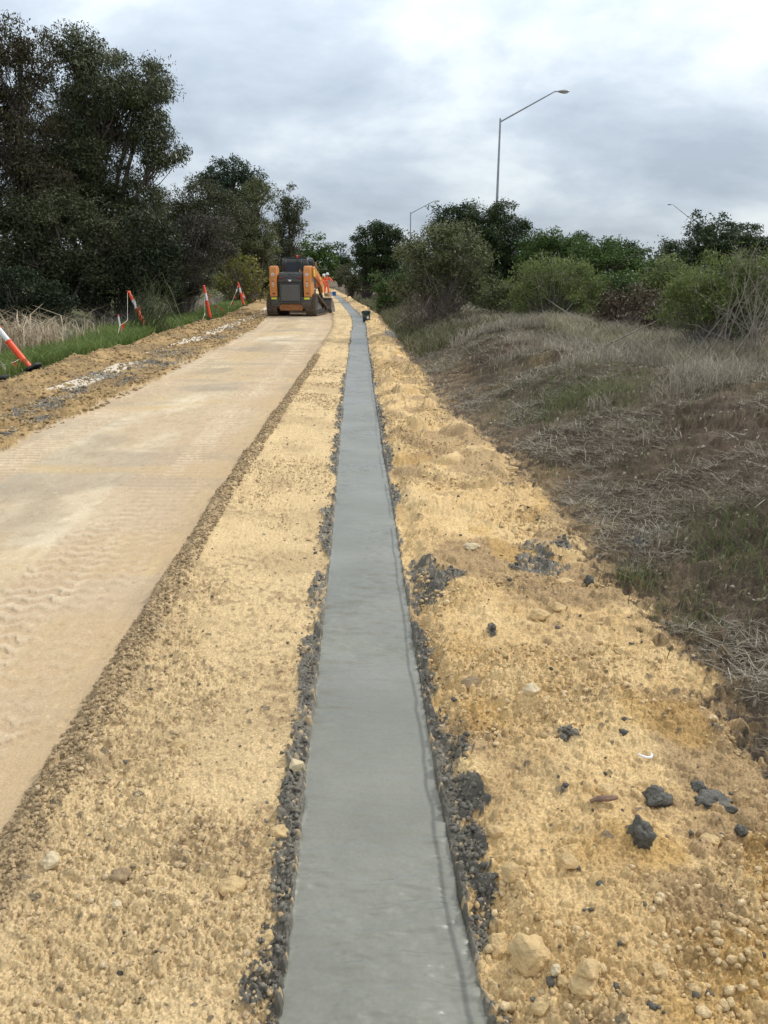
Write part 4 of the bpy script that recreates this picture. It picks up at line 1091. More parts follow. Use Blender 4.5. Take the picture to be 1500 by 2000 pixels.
    stone('concrete_lump', 'elongated dark grey concrete lump on the right spoil', 1250, 1640, 34, 66, M_lump, 'concrete lump', 42, .3, 5.5, 'dark concrete lumps', rz=.5)
    stone('concrete_lump', 'small dark concrete ball near the squarish yellow stone', 1173, 1715, 15, 13, M_lump, 'concrete lump', 43, .15, 3, 'dark concrete lumps')
    stone('concrete_lump', 'dark lump at the edge of the spoil by the far right', 1365, 1533, 26, 24, M_lump, 'concrete lump', 44, .3, 5.5, 'dark concrete lumps')
    stone('concrete_lump', 'pair of dark pellets stuck together at the far right', 1450, 1613, 20, 22, M_lump, 'concrete lump', 45, .3, 4.5, 'dark concrete lumps')
    stone('concrete_lump', 'dark clod with roots in it beside the spoil edge at right', 1395, 1570, 60, 30, M_lump, 'concrete lump', 46, .45, 7, 'dark concrete lumps', lift=.1)
    stone('concrete_lump', 'dark grey standing lump beside the wide low yellow stone', 1149, 1145, 14, 30, M_lump, 'concrete lump', 47, .3, 4.5, 'dark concrete lumps')
    # wood chip, plastic curl, dry leaf pieces
    c = gp(1175, 1616); z = gz1(c[0], c[1])
    mb = MB(); mb.tube([(-.045, 0, 0), (-.02, .002, .004), (.01, -.001, .003), (.042, .003, 0)], [.005, .009, .010, .006], 7)
    o = mb.build('wood_chip', pmat('weathered wood', (.20, .13, .09), .85, noise=(30, .4)), None, True); o.location = (c[0], c[1], z + .012); o.rotation_euler = (0, 0, .15)
    tag(o, 'brown splinter of wood lying on the right spoil beside the elongated dark lump', 'wood chip')
    c = gp(1257, 1503); z = gz1(c[0], c[1])
    mb = MB(); mb.tube([(.022 * math.cos(a), .016 * math.sin(a), .003 + .002 * math.sin(a * 2)) for a in np.linspace(3.0, 6.6, 9)], .0042, 6)
    o = mb.build('plastic_curl', pmat('white plastic', (.75, .75, .78), .4), None, True); o.location = (c[0], c[1], z + .012)
    tag(o, 'white curled scrap of plastic on the right spoil above the knobbly dark lump', 'plastic scrap')
build_stones()

# ------------------------------------------------------------------ bollards, stakes, bunting
M_or = pmat('orange plastic', (.86, .085, .022), .45, noise=(4, .12))
M_wh = pmat('white reflective band', (.72, .74, .76), .35, noise=(20, .1))
M_rub = pmat('black rubber', (.025, .027, .030), .7, noise=(15, .3))
M_rope = pmat('white cord', (.70, .66, .60), .8)
M_flag = pmat('orange flag', (.85, .10, .035), .6)
M_flagw = pmat('white flag', (.78, .70, .66), .6)
M_wood = pmat('stake timber', (.36, .26, .15), .85, noise=(20, .3))
def aim(o, lx, ly):       # lean: top displaced by lx, ly (radians-like)
    d = Vector((lx, ly, 1)).normalized(); o.rotation_euler = d.to_track_quat('Z', 'Y').to_euler()
def make_bollard():
    r = empty('bollard', (0, 0, 0))
    MB().lathe([(.040, .02), (.062, .04), (.056, .30), (.051, .60), (.058, .605), (.058, .63), (.048, .635)], n=20).build('lower_tube', M_or, r, True)
    MB().lathe([(.048, .63), (.0485, .632), (.045, .87), (.044, .875)], n=20).build('reflective_band', M_wh, r, True)
    MB().lathe([(.052, .872), (.052, .90), (.045, .905), (.042, 1.02), (.030, 1.05), (.028, 1.08)], n=20).build('upper_tube', M_or, r, True)
    MB().box((0, 0, 1.10), (.15, .05, .06), .016, None, 2).build('handle', M_or, r)
    pts = [(.21 * math.cos(a), .21 * math.sin(a)) for a in (np.arange(8) + .5) * math.pi / 4]
    m = MB(); m.prism(pts, 0.0, .045, 'Z', .008)
    m.lathe([(.10, .045), (.09, .07), (.066, .075)], n=16)
    m.build('base', M_rub, r)
    return r
BOL = {}
def build_bollards():
    proto = make_bollard()
    spec = [((-8, 748), 12.2, (-.06, .0), 'nearest orange bollard cut off by the left edge, its black base on the spoil', 0.02),
            ((62, 722), 13.4, (-.72, .1), 'orange bollard leaning hard to the left with its black base lifted off the spoil', 0.0),
            ((288, 646), 23.8, (-.42, .05), 'orange bollard leaning left in the green grass beside the white topped stake', -.02),
            ((411, 626), 29.0, (-.13, .0), 'almost upright orange bollard between the timber block and the bunting', -.02),
            ((477, 599), 41.0, (-.21, .0), 'orange bollard at the far end of the sagging bunting', -.02),
            ((494, 592), 46.5, (-.55, .0), 'farthest orange bollard, leaning left, beside the loader', -.02)]
    for i, ((px, py), Y, ln, lab, dz) in enumerate(spec):
        o = proto if i == 0 else copy_tree(proto)
        x = at(px, py, Y)[0]; z = gz1(x, Y) + dz
        if i >= 2: z += .04; o.scale = (1.1, 1.1, 1.1)
        o.location = (x, Y, z); aim(o, *ln)
        tag(o, lab, 'bollard', 'orange bollards along the grass')
        d = Vector((ln[0], ln[1], 1)).normalized(); BOL[i] = (Vector((x, Y, z)), d * (1.1 if i >= 2 else 1))
    # stake
    c = at(241, 668, 19.4); z = gz1(c[0], 19.4)
    st = empty('marker_stake', (c[0], 19.4, z - .05)); aim(st, -.09, 0); tag(st, 'thin timber stake with a white painted top and pink tip beside the leaning bollard', 'stake')
    MB().box((0, 0, .22), (.028, .022, .46), .003).build('shaft', M_wood, st)
    MB().box((0, 0, .565), (.034, .027, .23), .003).build('painted_top', M_wh, st)
    MB().box((0, 0, .70), (.038, .031, .045), .004).build('tip', pmat('pink paint', (.75, .10, .22), .6), st)
    stake_mid = Vector((c[0] - .045, 19.37, z + .42))
    # timber block
    c = at(384, 634, 27.0); z = gz1(c[0], 27.0)
    b = MB().box((0, 0, .05), (.46, .12, .12), .006).build('timber_block', pmat('old grey brown timber', (.19, .15, .11), .9, noise=(14, .35)), None)
    b.location = (c[0], 27.0, z + .02); b.rotation_euler = (0, 0, .45)
    tag(b, 'short weathered timber block lying in the grass at the edge of the spoil', 'timber block')
    blk = Vector((c[0] + .20, 27.05, z + .12))
    def rope(name, label, pts, nfl, sag=.0, fl=(.10, .05), seed=0, skip=0):
        pts = [Vector(p) for p in pts]
        path = []
        for a, b_ in zip(pts[:-1], pts[1:]):
            for k in range(10):
                t = k / 10; p = a.lerp(b_, t); p.z -= sag * 4 * t * (1 - t); path.append(p)
        path.append(pts[-1]); o0 = path[0]
        r = empty(name, o0); tag(r, label, 'bunting', 'white cord and orange flags along the grass')
        MB().tube([p - o0 for p in path], .0030 + o0.y * .00006, 5).build('cord', M_rope, r, True)
        random.seed(seed)
        for k in range(nfl):
            t = skip + (k + .5) / nfl * (1 - skip) * (len(path) - 1) if skip == 0 else (skip + (1 - skip) * (k + .5) / nfl) * (len(path) - 1)
            i = min(int(t), len(path) - 2); p = path[i].lerp(path[i + 1], t - i) - o0
            dx = random.uniform(-.6, .9); L = fl[1] * random.uniform(1.6, 2.6); wd_ = fl[1]
            m = MB(); bm = m.bm
            q = [p + Vector((-wd_ * .5, 0, 0)), p + Vector((wd_ * .5, 0, -.005)), p + Vector((wd_ * .35 + dx * L * .5, .012, -L * .5)), p + Vector((dx * L, -.01, -L)), p + Vector((-wd_ * .45 + dx * L * .4, .02, -L * .55))]
            A = [bm.verts.new(v) for v in q]; Bv = [bm.verts.new(v + Vector((0, .004, 0))) for v in q]
            bm.faces.new(A); bm.faces.new(Bv[::-1])
            for j in range(5): bm.faces.new([A[j], Bv[j], Bv[(j + 1) % 5], A[(j + 1) % 5]])
            m.build('flag', M_flagw if k % 3 == 1 else M_flag, r)
    def onb(i, h, dx=0.0): p, d = BOL[i]; return p + d * h + Vector((dx, -.055, 0))
    kn = at(249, 625, 21.5)
    rope('bunting', 'cord from the leaning bollard past an orange flag to the white topped stake', [onb(2, 1.08, -.04), Vector(kn), stake_mid, Vector(tuple(at(231, 650, 19.0)))], 1, .02, (.1, .085), 1)
    rope('bunting', 'short loose tail with an orange flag behind the leaning bollard', [onb(2, .78, .04), Vector(tuple(at(281, 603, 24.2)))], 1, .0, (.1, .06), 12)
    rope('bunting', 'short cord with a torn flag low beside the leaning bollard', [onb(2, .22, -.03), Vector(tuple(at(273, 636, 23.5)))], 1, .02, (.1, .06), 2)
    rope('bunting', 'cord from the upright bollard down to the timber block', [onb(3, .75, -.05), Vector(tuple(at(400, 612, 28.2))), blk], 3, .01, (.1, .05), 3)
    rope('bunting', 'bunting sagging between the upright bollard and the one near the loader', [onb(3, .95, .05), Vector(tuple(at(432, 602, 33))), Vector(tuple(at(446, 601, 36))), onb(4, .98, -.03)], 11, .10, (.1, .085), 4)
    rope('bunting', 'bunting hanging between the last two bollards', [onb(4, .75, .05), onb(5, .80, -.05)], 4, .25, (.1, .10), 5)
    rope('bunting', 'loose bunting trailing right of the farthest bollard', [onb(5, 1.0, .05), Vector(tuple(at(502, 585, 48))), Vector(tuple(at(497, 592, 47)))], 4, .02, (.1, .10), 6)
    for i, c_ in ((1, (5, 712)),):
        q = at(c_[0], c_[1], 12.6); rope('bunting', 'cord with an orange flag hanging between the two nearest bollards', [onb(0, .62, .05), Vector(tuple(q)), onb(1, .25, -.03)], 3, .02, (.1, .06), 7)
build_bollards()

# ------------------------------------------------------------------ buckets
M_bk = pmat('dark green plastic', (.012, .050, .050), .4, noise=(12, .3))
M_bkb = pmat('blue plastic', (.02, .12, .42), .4)
M_lbl = pmat('pale label', (.62, .55, .50), .5)
def bucket(name, label, px, py, Y, s, mat, lab=True):
    x = at(px, py, Y)[0]; r = empty(name, (x, Y, gz1(x, Y) - .01)); r.rotation_euler = (.04, -.05, 0); tag(r, label, 'bucket')
    m = MB(); m.lathe([(.125 * s, 0), (.135 * s, .02 * s), (.150 * s, .30 * s), (.165 * s, .305 * s), (.168 * s, .345 * s), (.160 * s, .37 * s), (.150 * s, .37 * s), (.140 * s, .10 * s)], n=28)
    m.build('shell', mat, r, True)
    if lab:
        pts = []
        m = MB(); bm = m.bm; a0, a1 = -1.45, -.75
        A = [[bm.verts.new(((.1395 + (zz - .06) * .06 + t) * s * math.cos(a), (.1395 + (zz - .06) * .06 + t) * s * math.sin(a), zz * s)) for a in np.linspace(a0, a1, 7)] for zz in (.10, .19) for t in (.002,)]
        for k in range(6): bm.faces.new([A[0][k], A[0][k + 1], A[1][k + 1], A[1][k]])
        m.build('paper_label', M_lbl, r, True)
    m = MB(); m.tube([(.168 * s * math.cos(a), .02 - .16 * s * abs(math.sin(a)), .33 * s - .14 * s * math.sin(a)) for a in np.linspace(0, math.pi, 13)], .005 * s, 6)
    m.build('handle', pmat('bucket wire', (.3, .3, .3), .4, .8), r, True)
bucket('bucket', 'dark green plastic bucket with a pale label standing on the spoil right of the strip', 716, 638, 28.5, 1.0, M_bk)
bucket('bucket', 'small blue bucket beside the strip next to the workers', 653, 570, 66, 1.05, M_bkb, False)

# ------------------------------------------------------------------ tracked loader
def build_loader():
    OR = pmat('loader orange paint', (.66, .275, .085), .42, noise=(5, .12), spec=.4)
    ORD = pmat('dusty orange paint', (.33, .14, .05), .7, noise=(8, .3))
    BK = pmat('dark grey panels', (.040, .042, .045), .5, noise=(9, .3))
    DG = pmat('dusty grey bumper', (.085, .080, .072), .75, noise=(7, .35))
    GR = pmat('radiator mesh', (.17, .17, .16), .55, noise=(30, .3))
    GL = pmat('cab glass', (.012, .018, .026), .12, noise=(3, .2), spec=.6)
    RB = pmat('dusty track rubber', (.115, .088, .060), .9, noise=(12, .4))
    ST = pmat('worn steel', (.20, .19, .175), .55, .5, noise=(7, .35))
    RD = pmat('red lens', (.25, .012, .015), .3)
    YL = pmat('yellow reflector', (.75, .80, .06), .4, noise=(20, .1))
    WH = pmat('white sticker', (.78, .80, .82), .5)
    BL = pmat('blue print', (.02, .14, .55), .5)
    RP = pmat('red print', (.55, .03, .03), .5)
    Y0 = 32.2; xc = at(569, 618, Y0)[0]
    r = empty('tracked_loader', (xc, Y0, gz1(xc, Y0) + .005), R(-8)); tag(r, 'orange and black tracked loader parked on the sand track, seen from behind', 'loader')
    # chassis
    m = MB(); m.prism([(.10, .30), (.06, .62), (.12, .75), (2.3, .75), (2.4, .45), (2.2, .28), (.3, .24)], -.56, .56)
    m.build('chassis', ORD, r)
    # rear bumper with chamfered lower corners
    m = MB(); m.prism([(-.86, .76), (.86, .76), (.86, .52), (.74, .38), (.50, .36), (.42, .50), (-.42, .50), (-.50, .36), (-.74, .38), (-.86, .52)], -.02, .26, 'Y', .015)
    m.build('rear_bumper', DG, r)
    m = MB(); m.prism([(-.52, .47), (.52, .47), (.46, .22), (-.46, .22)], .03, .14, 'Y', .01)
    for sx in (-.36, .36): m.cyl((sx, .035, .36), (sx, -.0, .36), .035, n=12)
    m.build('lower_plate', ORD, r)
    # hood with grille door
    m = MB(); m.prism([(.03, .55), (.0, 1.36), (.06, 1.56), (.16, 1.70), (.9, 1.78), (1.0, .55)], -.505, .505, 'X', .02)
    m.build('engine_hood', BK, r)
    gd = MB(); gd.box((0, -.015, .94), (.90, .03, .76), .01); gdo = gd.build('grille_door', BK, r)
    m = MB(); m.box((0, -.030, .93), (.70, .006, .62))
    for k in range(11): m.box((0, -.046, .64 + k * .058), (.76, .022, .020))
    for k in (-.38, .38): m.box((k, -.046, .93), (.02, .024, .68))
    m.build('grille', GR, gdo)
    m = MB(); m.box((0, -.012, 1.405), (.98, .035, .10), .01); m.build('trim_bar', DG, r)
    m = MB(); m.prism([(-.075, 1.44), (.075, 1.44), (.035, 1.372), (-.035, 1.372)], -.042, -.031, 'Y'); m.build('badge', WH, r)
    for sx in (-.38, .38):
        m = MB(); m.box((sx, .012, 1.50), (.16, .05, .055), .012); m.build('tail_light', RD, r)
    m = MB(); m.tube([(.09 * math.cos(a), .02, 1.61 + .045 * math.sin(a)) for a in np.linspace(0, math.pi, 9)], .012, 6); m.build('hood_handle', BK, r)
    m = MB(); m.cyl((.28, .55, 1.74), (.28, .55, 1.83), .035, n=12); m.build('exhaust_cap', pmat('amber cap', (.6, .3, .08), .5), r)
    # rear towers + lift arms
    for sx in (-1, 1):
        a, b = sx * .56, sx * .86
        x0, x1 = min(a, b), max(a, b)
        m = MB(); m.prism([(0.0, .765), (-.03, 1.25), (-.01, 1.60), (.04, 1.88), (.10, 1.965), (.30, 1.98), (.42, 1.90), (.50, 1.62), (.56, 1.30), (.62, 1.05), (.50, .765)], x0, x1, 'X', .018)
        t = m.build('tower', OR, r)
        # stickers on the rear face
        xm = (x0 + x1) / 2
        m = MB(); m.cyl((xm, -.012, 1.645), (xm, -.030, 1.64), .062, n=20); s1 = m.build('round_sticker', WH, t)
        m = MB(); m.prism([(xm - .035, 1.665), (xm + .035, 1.665), (xm + .012, 1.64), (xm, 1.60), (xm - .012, 1.64)], -.0345, -.0305, 'Y'); m.build('blue_mark', BL, s1)
        cu = bpy.data.curves.new('letter', 'FONT'); cu.body = 'S'; cu.size = .23; cu.extrude = .004; cu.align_x = 'CENTER'
        to = bpy.data.objects.new('letter_tmp', cu); COL.objects.link(to)
        dg = bpy.context.evaluated_depsgraph_get(); me = bpy.data.meshes.new_from_object(to.evaluated_get(dg)); bpy.data.objects.remove(to)
        o = link('letter_sticker', me, WH, t); o.location = (xm, -.040, 1.17); o.rotation_euler = (math.pi / 2, 0, 0)
        m = MB(); m.box((xm, -.024, 1.375), (.07, .010, .03)); m.build('small_sticker', RP, t)
        m = MB(); m.box((xm + .01, -.016, .90), (.10, .012, .045)); m.build('red_marker', RD, t)
        m = MB(); m.box((xm - .02 * sx, -.028, .705), (.23, .014, .07), .004); m.build('reflector', YL, r)
        # lift arm down the side
        xa, xb = sx * .80, sx * .93
        m = MB(); m.prism([(.20, 1.93), (.55, 1.95), (1.3, 1.68), (1.85, 1.42), (2.05, 1.20), (2.08, .92), (1.93, .88), (1.72, 1.14), (1.3, 1.32), (.75, 1.50), (.30, 1.55)], min(xa, xb), max(xa, xb), 'X', .015)
        ar = m.build('lift_arm', OR, r)
        if sx > 0:
            m = MB(); m.box((.938, .32, 1.70), (.010, .18, .25)); m.build('yellow_plate', YL, ar)
            m = MB(); m.box((.944, .32, 1.66), (.006, .11, .02)); m.build('plate_print', BK, ar)
            m = MB(); m.box((.872, .30, 1.42), (.012, .26, .13)); m.build('number_plate', ST, t)
            m = MB(); m.prism([(.70, 1.60), (.78, 1.62), (1.45, 1.38), (1.4, 1.33)], .934, .940, 'X'); m.build('red_stripe', RP, ar)
            m = MB(); m.box((.938, 1.45, 1.48), (.008, .16, .09)); m.build('yellow_sticker', YL, ar)
        m = MB(); m.cyl((sx * .74, .55, .98), (sx * .74, 1.15, 1.05), .055, n=14); m.cyl((sx * .74, 1.1, 1.045), (sx * .74, 1.9, 1.12), .028, n=10); m.build('lift_cylinder', ST, r)
        m = MB(); m.prism([(1.85, 1.10), (2.02, 1.12), (2.85, .55), (2.92, .30), (2.78, .26), (2.70, .45)], min(sx * .70, sx * .79), max(sx * .70, sx * .79), 'X', .01); m.build('link_arm', BK, r)
        # mudguard plate between tower and track
        m = MB(); m.prism([(.5, .80), (.55, 1.12), (1.1, 1.00), (2.1, .62), (2.1, .50), (1.0, .78)], min(sx * .60, sx * .66), max(sx * .60, sx * .66)); m.build('side_guard', BK, r)
    # cab
    m = MB(); m.prism([(.85, 1.66), (.80, 2.08), (.88, 2.24), (1.0, 2.30), (1.9, 2.30), (2.08, 2.2), (2.25, 1.3), (2.25, .8), (.95, .8)], -.55, .55, 'X', .03)
    cab = m.build('cab', BK, r)
    m = MB(); m.box((-.05, .815, 1.92), (.78, .03, .46), .01); m.build('rear_window', GL, cab)
    for sx in (-1, 1):
        m = MB(); m.prism([(1.05, 1.62), (1.02, 2.17), (1.85, 2.17), (1.98, 1.62)], min(sx * .545, sx * .562), max(sx * .545, sx * .562)); m.build('side_window', GL, cab)
    m = MB(); m.box((0, 1.45, 2.315), (.96, 1.0, .035), .012); m.build('roof', BK, cab)
    m = MB()
    for sx in (-.36, .30): m.tube([(sx, .79, 1.70), (sx, .775, 2.10), (sx, .86, 2.27)], .012, 6)
    m.build('window_trim', pmat('grey trim', (.16, .17, .16), .5), cab)
    m = MB(); m.cyl((.08, 1.0, 2.30), (.08, 1.0, 2.33), .055, n=14); m.lathe([(.05, 0), (.052, .05), (.03, .075), (.005, .08)], (.08, 1.0, 2.33), 14); m.build('beacon', pmat('red orange beacon', (.65, .06, .03), .3), r, True)
    m = MB(); m.cyl((.13, 1.0, 1.9), (.13, .78, 2.25), .018, n=8); m.cyl((.13, .78, 1.72), (.13, .78, 2.25), .02, n=8); m.build('exhaust_pipe', BK, r)
    # upright bar and work lights in front of the cab
    m = MB(); m.box((.50, 2.55, 1.60), (.055, .055, 1.1), .008); m.build('upright_bar', OR, r)
    m = MB(); m.box((.60, 2.3, 1.93), (.11, .07, .08), .01); m.tube([(.50, 2.2, 1.88), (.60, 2.3, 1.90)], .012, 6); m.build('mirror', ST, r)
    m = MB(); m.box((.93, 2.6, 1.88), (.10, .05, .10), .01); m.tube([(.50, 2.55, 1.86), (.93, 2.6, 1.86)], .012, 6); m.build('mirror', ST, r)
    # tracks
    prof = [(.20, .0), (.08, .06), (-.02, .22), (-.02, .45), (.04, .66), (.16, .82), (.34, .90), (.52, .88), (.8, .78), (1.3, .62), (1.8, .48), (2.12, .38), (2.26, .28), (2.28, .16), (2.20, .06), (2.06, .0)]
    def resample(p, st):
        P = p + [p[0]]; out = []; acc = 0
        for (a, b), (c, d) in zip(P[:-1], P[1:]):
            L = math.hypot(c - a, d - b)
            while acc < L: out.append((a + (c - a) * acc / L, b + (d - b) * acc / L, (c - a) / L, (d - b) / L)); acc += st
            acc -= L
        return out
    for sx in (-1, 1):
        x0 = sx * .60; x1 = sx * 1.04; xa, xb = min(x0, x1), max(x0, x1)
        tr = empty('track', (0, 0, 0)); tr.parent = r
        m = MB(); bm = m.bm; n = len(prof)
        cy = sum(p[0] for p in prof) / n; cz = sum(p[1] for p in prof) / n
        def inset(p, d):
            i = prof.index(p); a = prof[i - 1]; b = prof[(i + 1) % n]; t = Vector((b[0] - a[0], b[1] - a[1])).normalized(); nn = Vector((-t.y, t.x))
            if nn.dot(Vector((cy - p[0], cz - p[1]))) < 0: nn = -nn
            return (p[0] + nn.x * d, p[1] + nn.y * d)
        O = [inset(p, .028) for p in prof]; I = [inset(p, .065) for p in prof]
        vo = [[bm.verts.new((x, a, b)) for a, b in O] for x in (xa, xb)]; vi = [[bm.verts.new((x, a, b)) for a, b in I] for x in (xa, xb)]
        for i in range(n):
            j = (i + 1) % n
            bm.faces.new([vo[0][i], vo[0][j], vo[1][j], vo[1][i]]); bm.faces.new([vi[0][i], vi[1][i], vi[1][j], vi[0][j]])
            for s_ in (0, 1): bm.faces.new([vo[s_][i], vi[s_][i], vi[s_][j], vo[s_][j]])
        for (a, b, ta, tb) in resample(prof, .088):
            nn = Vector((-tb, ta)) if Vector((-tb, ta)).dot(Vector((cy - a, cz - b))) > 0 else Vector((tb, -ta))
            c0 = Vector((0, a + nn.x * .016, b + nn.y * .016))
            rot = Matrix(((1, 0, 0), (0, ta, nn.x), (0, tb, nn.y))).to_4x4()
            for q in range(4):      # lug of staggered blocks
                xx = xa + (q + .5) * (xb - xa) / 4
                off = .018 if q in (1, 2) else -.012
                mt = Matrix.Translation(Vector((xx, c0.y, c0.z))) @ rot @ Matrix.Translation(Vector((0, off, 0)))
                m.box((0, 0, 0), ((xb - xa) / 4 * .98, .042, .034), 0, mt)
        m.build('belt', RB, tr)
        m = MB()
        xo = (xa + xb) / 2
        m.cyl((xo - .12, .40, .56), (xo + .18 * sx + (.0), .40, .56), .27, n=24)
        m.cyl((xo - .14, 2.02, .22), (xo + .14, 2.02, .22), .155, n=20); m.cyl((xo - .14, .24, .25), (xo + .14, .24, .25), .17, n=20)
        for k in range(6): m.cyl((xo - .15, .55 + k * .25, .155), (xo + .15, .55 + k * .25, .155), .095, n=14)
        m.build('wheels', BK, tr)
        m = MB(); m.prism([(.5, .22), (.55, .55), (1.2, .50), (1.75, .30), (1.8, .20)], xo - .10, xo + .10); m.build('track_frame', ST, tr)
    # bucket at the front
    m = MB(); bm = m.bm
    pr = [(2.98, .62), (2.93, .40), (2.95, .18), (3.05, .04), (3.70, .0), (3.70, .03), (3.10, .08), (3.01, .22), (2.99, .42), (3.04, .62)]
    m.prism(pr, -1.06, 1.06)
    for sx in (-1, 1):
        a, b = sx * 1.045, sx * 1.085
        m.prism([(2.93, .66), (2.90, .40), (2.93, .15), (3.03, .02), (3.74, .0), (3.60, .25), (3.35, .48), (3.10, .64)], min(a, b), max(a, b))
    m.box((0, 2.94, .64), (2.16, .09, .06), .008)
    for k in (-.6, 0, .6): m.box((k, 2.92, .34), (.05, .05, .5))
    m.build('bucket', ST, r)
    m = MB(); m.box((0, 2.86, .40), (1.1, .08, .5), .01); m.box((0, 2.74, .32), (1.5, .10, .12), .01); m.build('coupler', BK, r)
build_loader()

# ------------------------------------------------------------------ workers
M_hv = pmat('orange work clothes', (.90, .13, .035), .75, noise=(6, .2))
M_skin = pmat('skin', (.42, .25, .17), .6)
M_helm = pmat('white helmet', (.80, .80, .80), .35)
M_boot = pmat('boots', (.05, .04, .035), .7)
M_refl = pmat('silver tape', (.6, .62, .62), .35)
def skin_obj(name, verts, edges, rad, mat, parent, sub=2):
    me = bpy.data.meshes.new(name); me.from_pydata([tuple(v) for v in verts], edges, []); me.update()
    o = link(name, me, mat, parent)
    bm = bmesh.new(); bm.from_mesh(me); ly = bm.verts.layers.skin.verify()
    for i, v in enumerate(bm.verts):
        rr_ = rad[i]; v[ly].radius = rr_ if isinstance(rr_, tuple) else (rr_, rr_); v[ly].use_root = (i == 0)
    bm.to_mesh(me); bm.free()
    sk = o.modifiers.new('Skin', 'SKIN'); sk.use_smooth_shade = True
    ss = o.modifiers.new('Sub', 'SUBSURF'); ss.levels = sub; ss.render_levels = sub
    return o
def worker(label, loc, rz, J):
    """J: joint dict"""
    r = empty('person', loc, rz); tag(r, label, 'person', 'workers at the far end of the strip')
    V = []; E = []; Rr = []; ix = {}
    def add(k, p, rad, par=None):
        ix[k] = len(V); V.append(p); Rr.append(rad)
        if par: E.append((ix[par], ix[k]))
    add('pel', J['pel'], (.125, .10)); add('waist', J['waist'], (.115, .09), 'pel'); add('chest', J['chest'], (.135, .10), 'waist'); add('neck', J['neck'], .055, 'chest')
    hd = Vector(J['head']); nk = Vector(J['neck'])
    add('jaw', tuple(nk.lerp(hd, .55)), (.07, .075), 'neck'); add('head', tuple(hd), (.085, .095), 'jaw'); add('crown', tuple(nk.lerp(hd, 1.4)), (.055, .06), 'head')
    for s in ('l', 'r'):
        add('sh' + s, J['sh' + s], .055, 'chest'); add('el' + s, J['el' + s], .043, 'sh' + s); add('wr' + s, J['wr' + s], .030, 'el' + s)
        w_ = Vector(J['wr' + s]); e_ = Vector(J['el' + s]); d = (w_ - e_).normalized(); a = d.orthogonal().normalized(); b = d.cross(a)
        add('pm' + s, tuple(w_ + d * .06), (.040, .020), 'wr' + s)
        for q, (fa, ln) in enumerate(((-.03, .075), (-.01, .085), (.01, .08), (.03, .065))):
            add('f%d' % q + s, tuple(w_ + d * .10 + a * fa), .010, 'pm' + s); add('g%d' % q + s, tuple(w_ + d * (.10 + ln * .8) + a * fa * 1.1 + b * .03), .008, 'f%d' % q + s)
        add('t' + s, tuple(w_ + d * .05 + a * .055 + b * .015), .011, 'pm' + s)
        add('hp' + s, J['hp' + s], .085, 'pel'); add('kn' + s, J['kn' + s], .062, 'hp' + s); add('an' + s, J['an' + s], .042, 'kn' + s)
        add('to' + s, J['to' + s], .040, 'an' + s)
    skin_obj('body', V, E, Rr, M_skin, r)
    K = ['pel', 'waist', 'chest', 'shl', 'shr', 'ell', 'elr', 'wrl', 'wrr']; m = {k: i for i, k in enumerate(K)}
    Vs = [J[k] for k in K]; Vs[7] = tuple(Vector(J['ell']).lerp(Vector(J['wrl']), .9)); Vs[8] = tuple(Vector(J['elr']).lerp(Vector(J['wrr']), .9))
    skin_obj('shirt', Vs, [(0, 1), (1, 2), (2, 3), (2, 4), (3, 5), (4, 6), (5, 7), (6, 8)], [(.155, .13), (.155, .125), (.175, .135), .078, .078, .062, .062, .050, .050], M_hv, r)
    Vs = [J['pel'], J['hpl'], J['hpr'], J['knl'], J['knr'], tuple(Vector(J['knl']).lerp(Vector(J['anl']), .9)), tuple(Vector(J['knr']).lerp(Vector(J['anr']), .9))]
    skin_obj('trousers', Vs, [(0, 1), (0, 2), (1, 3), (2, 4), (3, 5), (4, 6)], [(.15, .125), .108, .108, .085, .085, .066, .066], M_hv, r)
    for s in ('l', 'r'):
        a = Vector(J['an' + s]); t = Vector(J['to' + s])
        skin_obj('boot', [tuple(a + Vector((0, 0, .10))), tuple(a - Vector((0, 0, .02))), tuple(t)], [(0, 1), (1, 2)], [.058, .062, .050], M_boot, r)
    mb = MB(); ax = (hd - nk).normalized(); q = ax.to_track_quat('Z', 'Y').to_matrix().to_4x4(); c = hd + ax * .035
    mb.lathe([(.155, 0), (.150, .012), (.125, .02), (.118, .07), (.085, .12), (.04, .145), (.005, .15)], n=18)
    bmesh.ops.transform(mb.bm, matrix=Matrix.Translation(c) @ q, verts=mb.bm.verts[:])
    mb.build('helmet', M_helm, r, True)
    ch = Vector(J['chest']); wa = Vector(J['waist']); m_ = wa.lerp(ch, .3); d = (ch - wa).normalized()
    mb = MB(); mb.cyl(m_ - d * .02, m_ + d * .02, .172, .176, 16); mb.build('reflective_tape', M_refl, r)
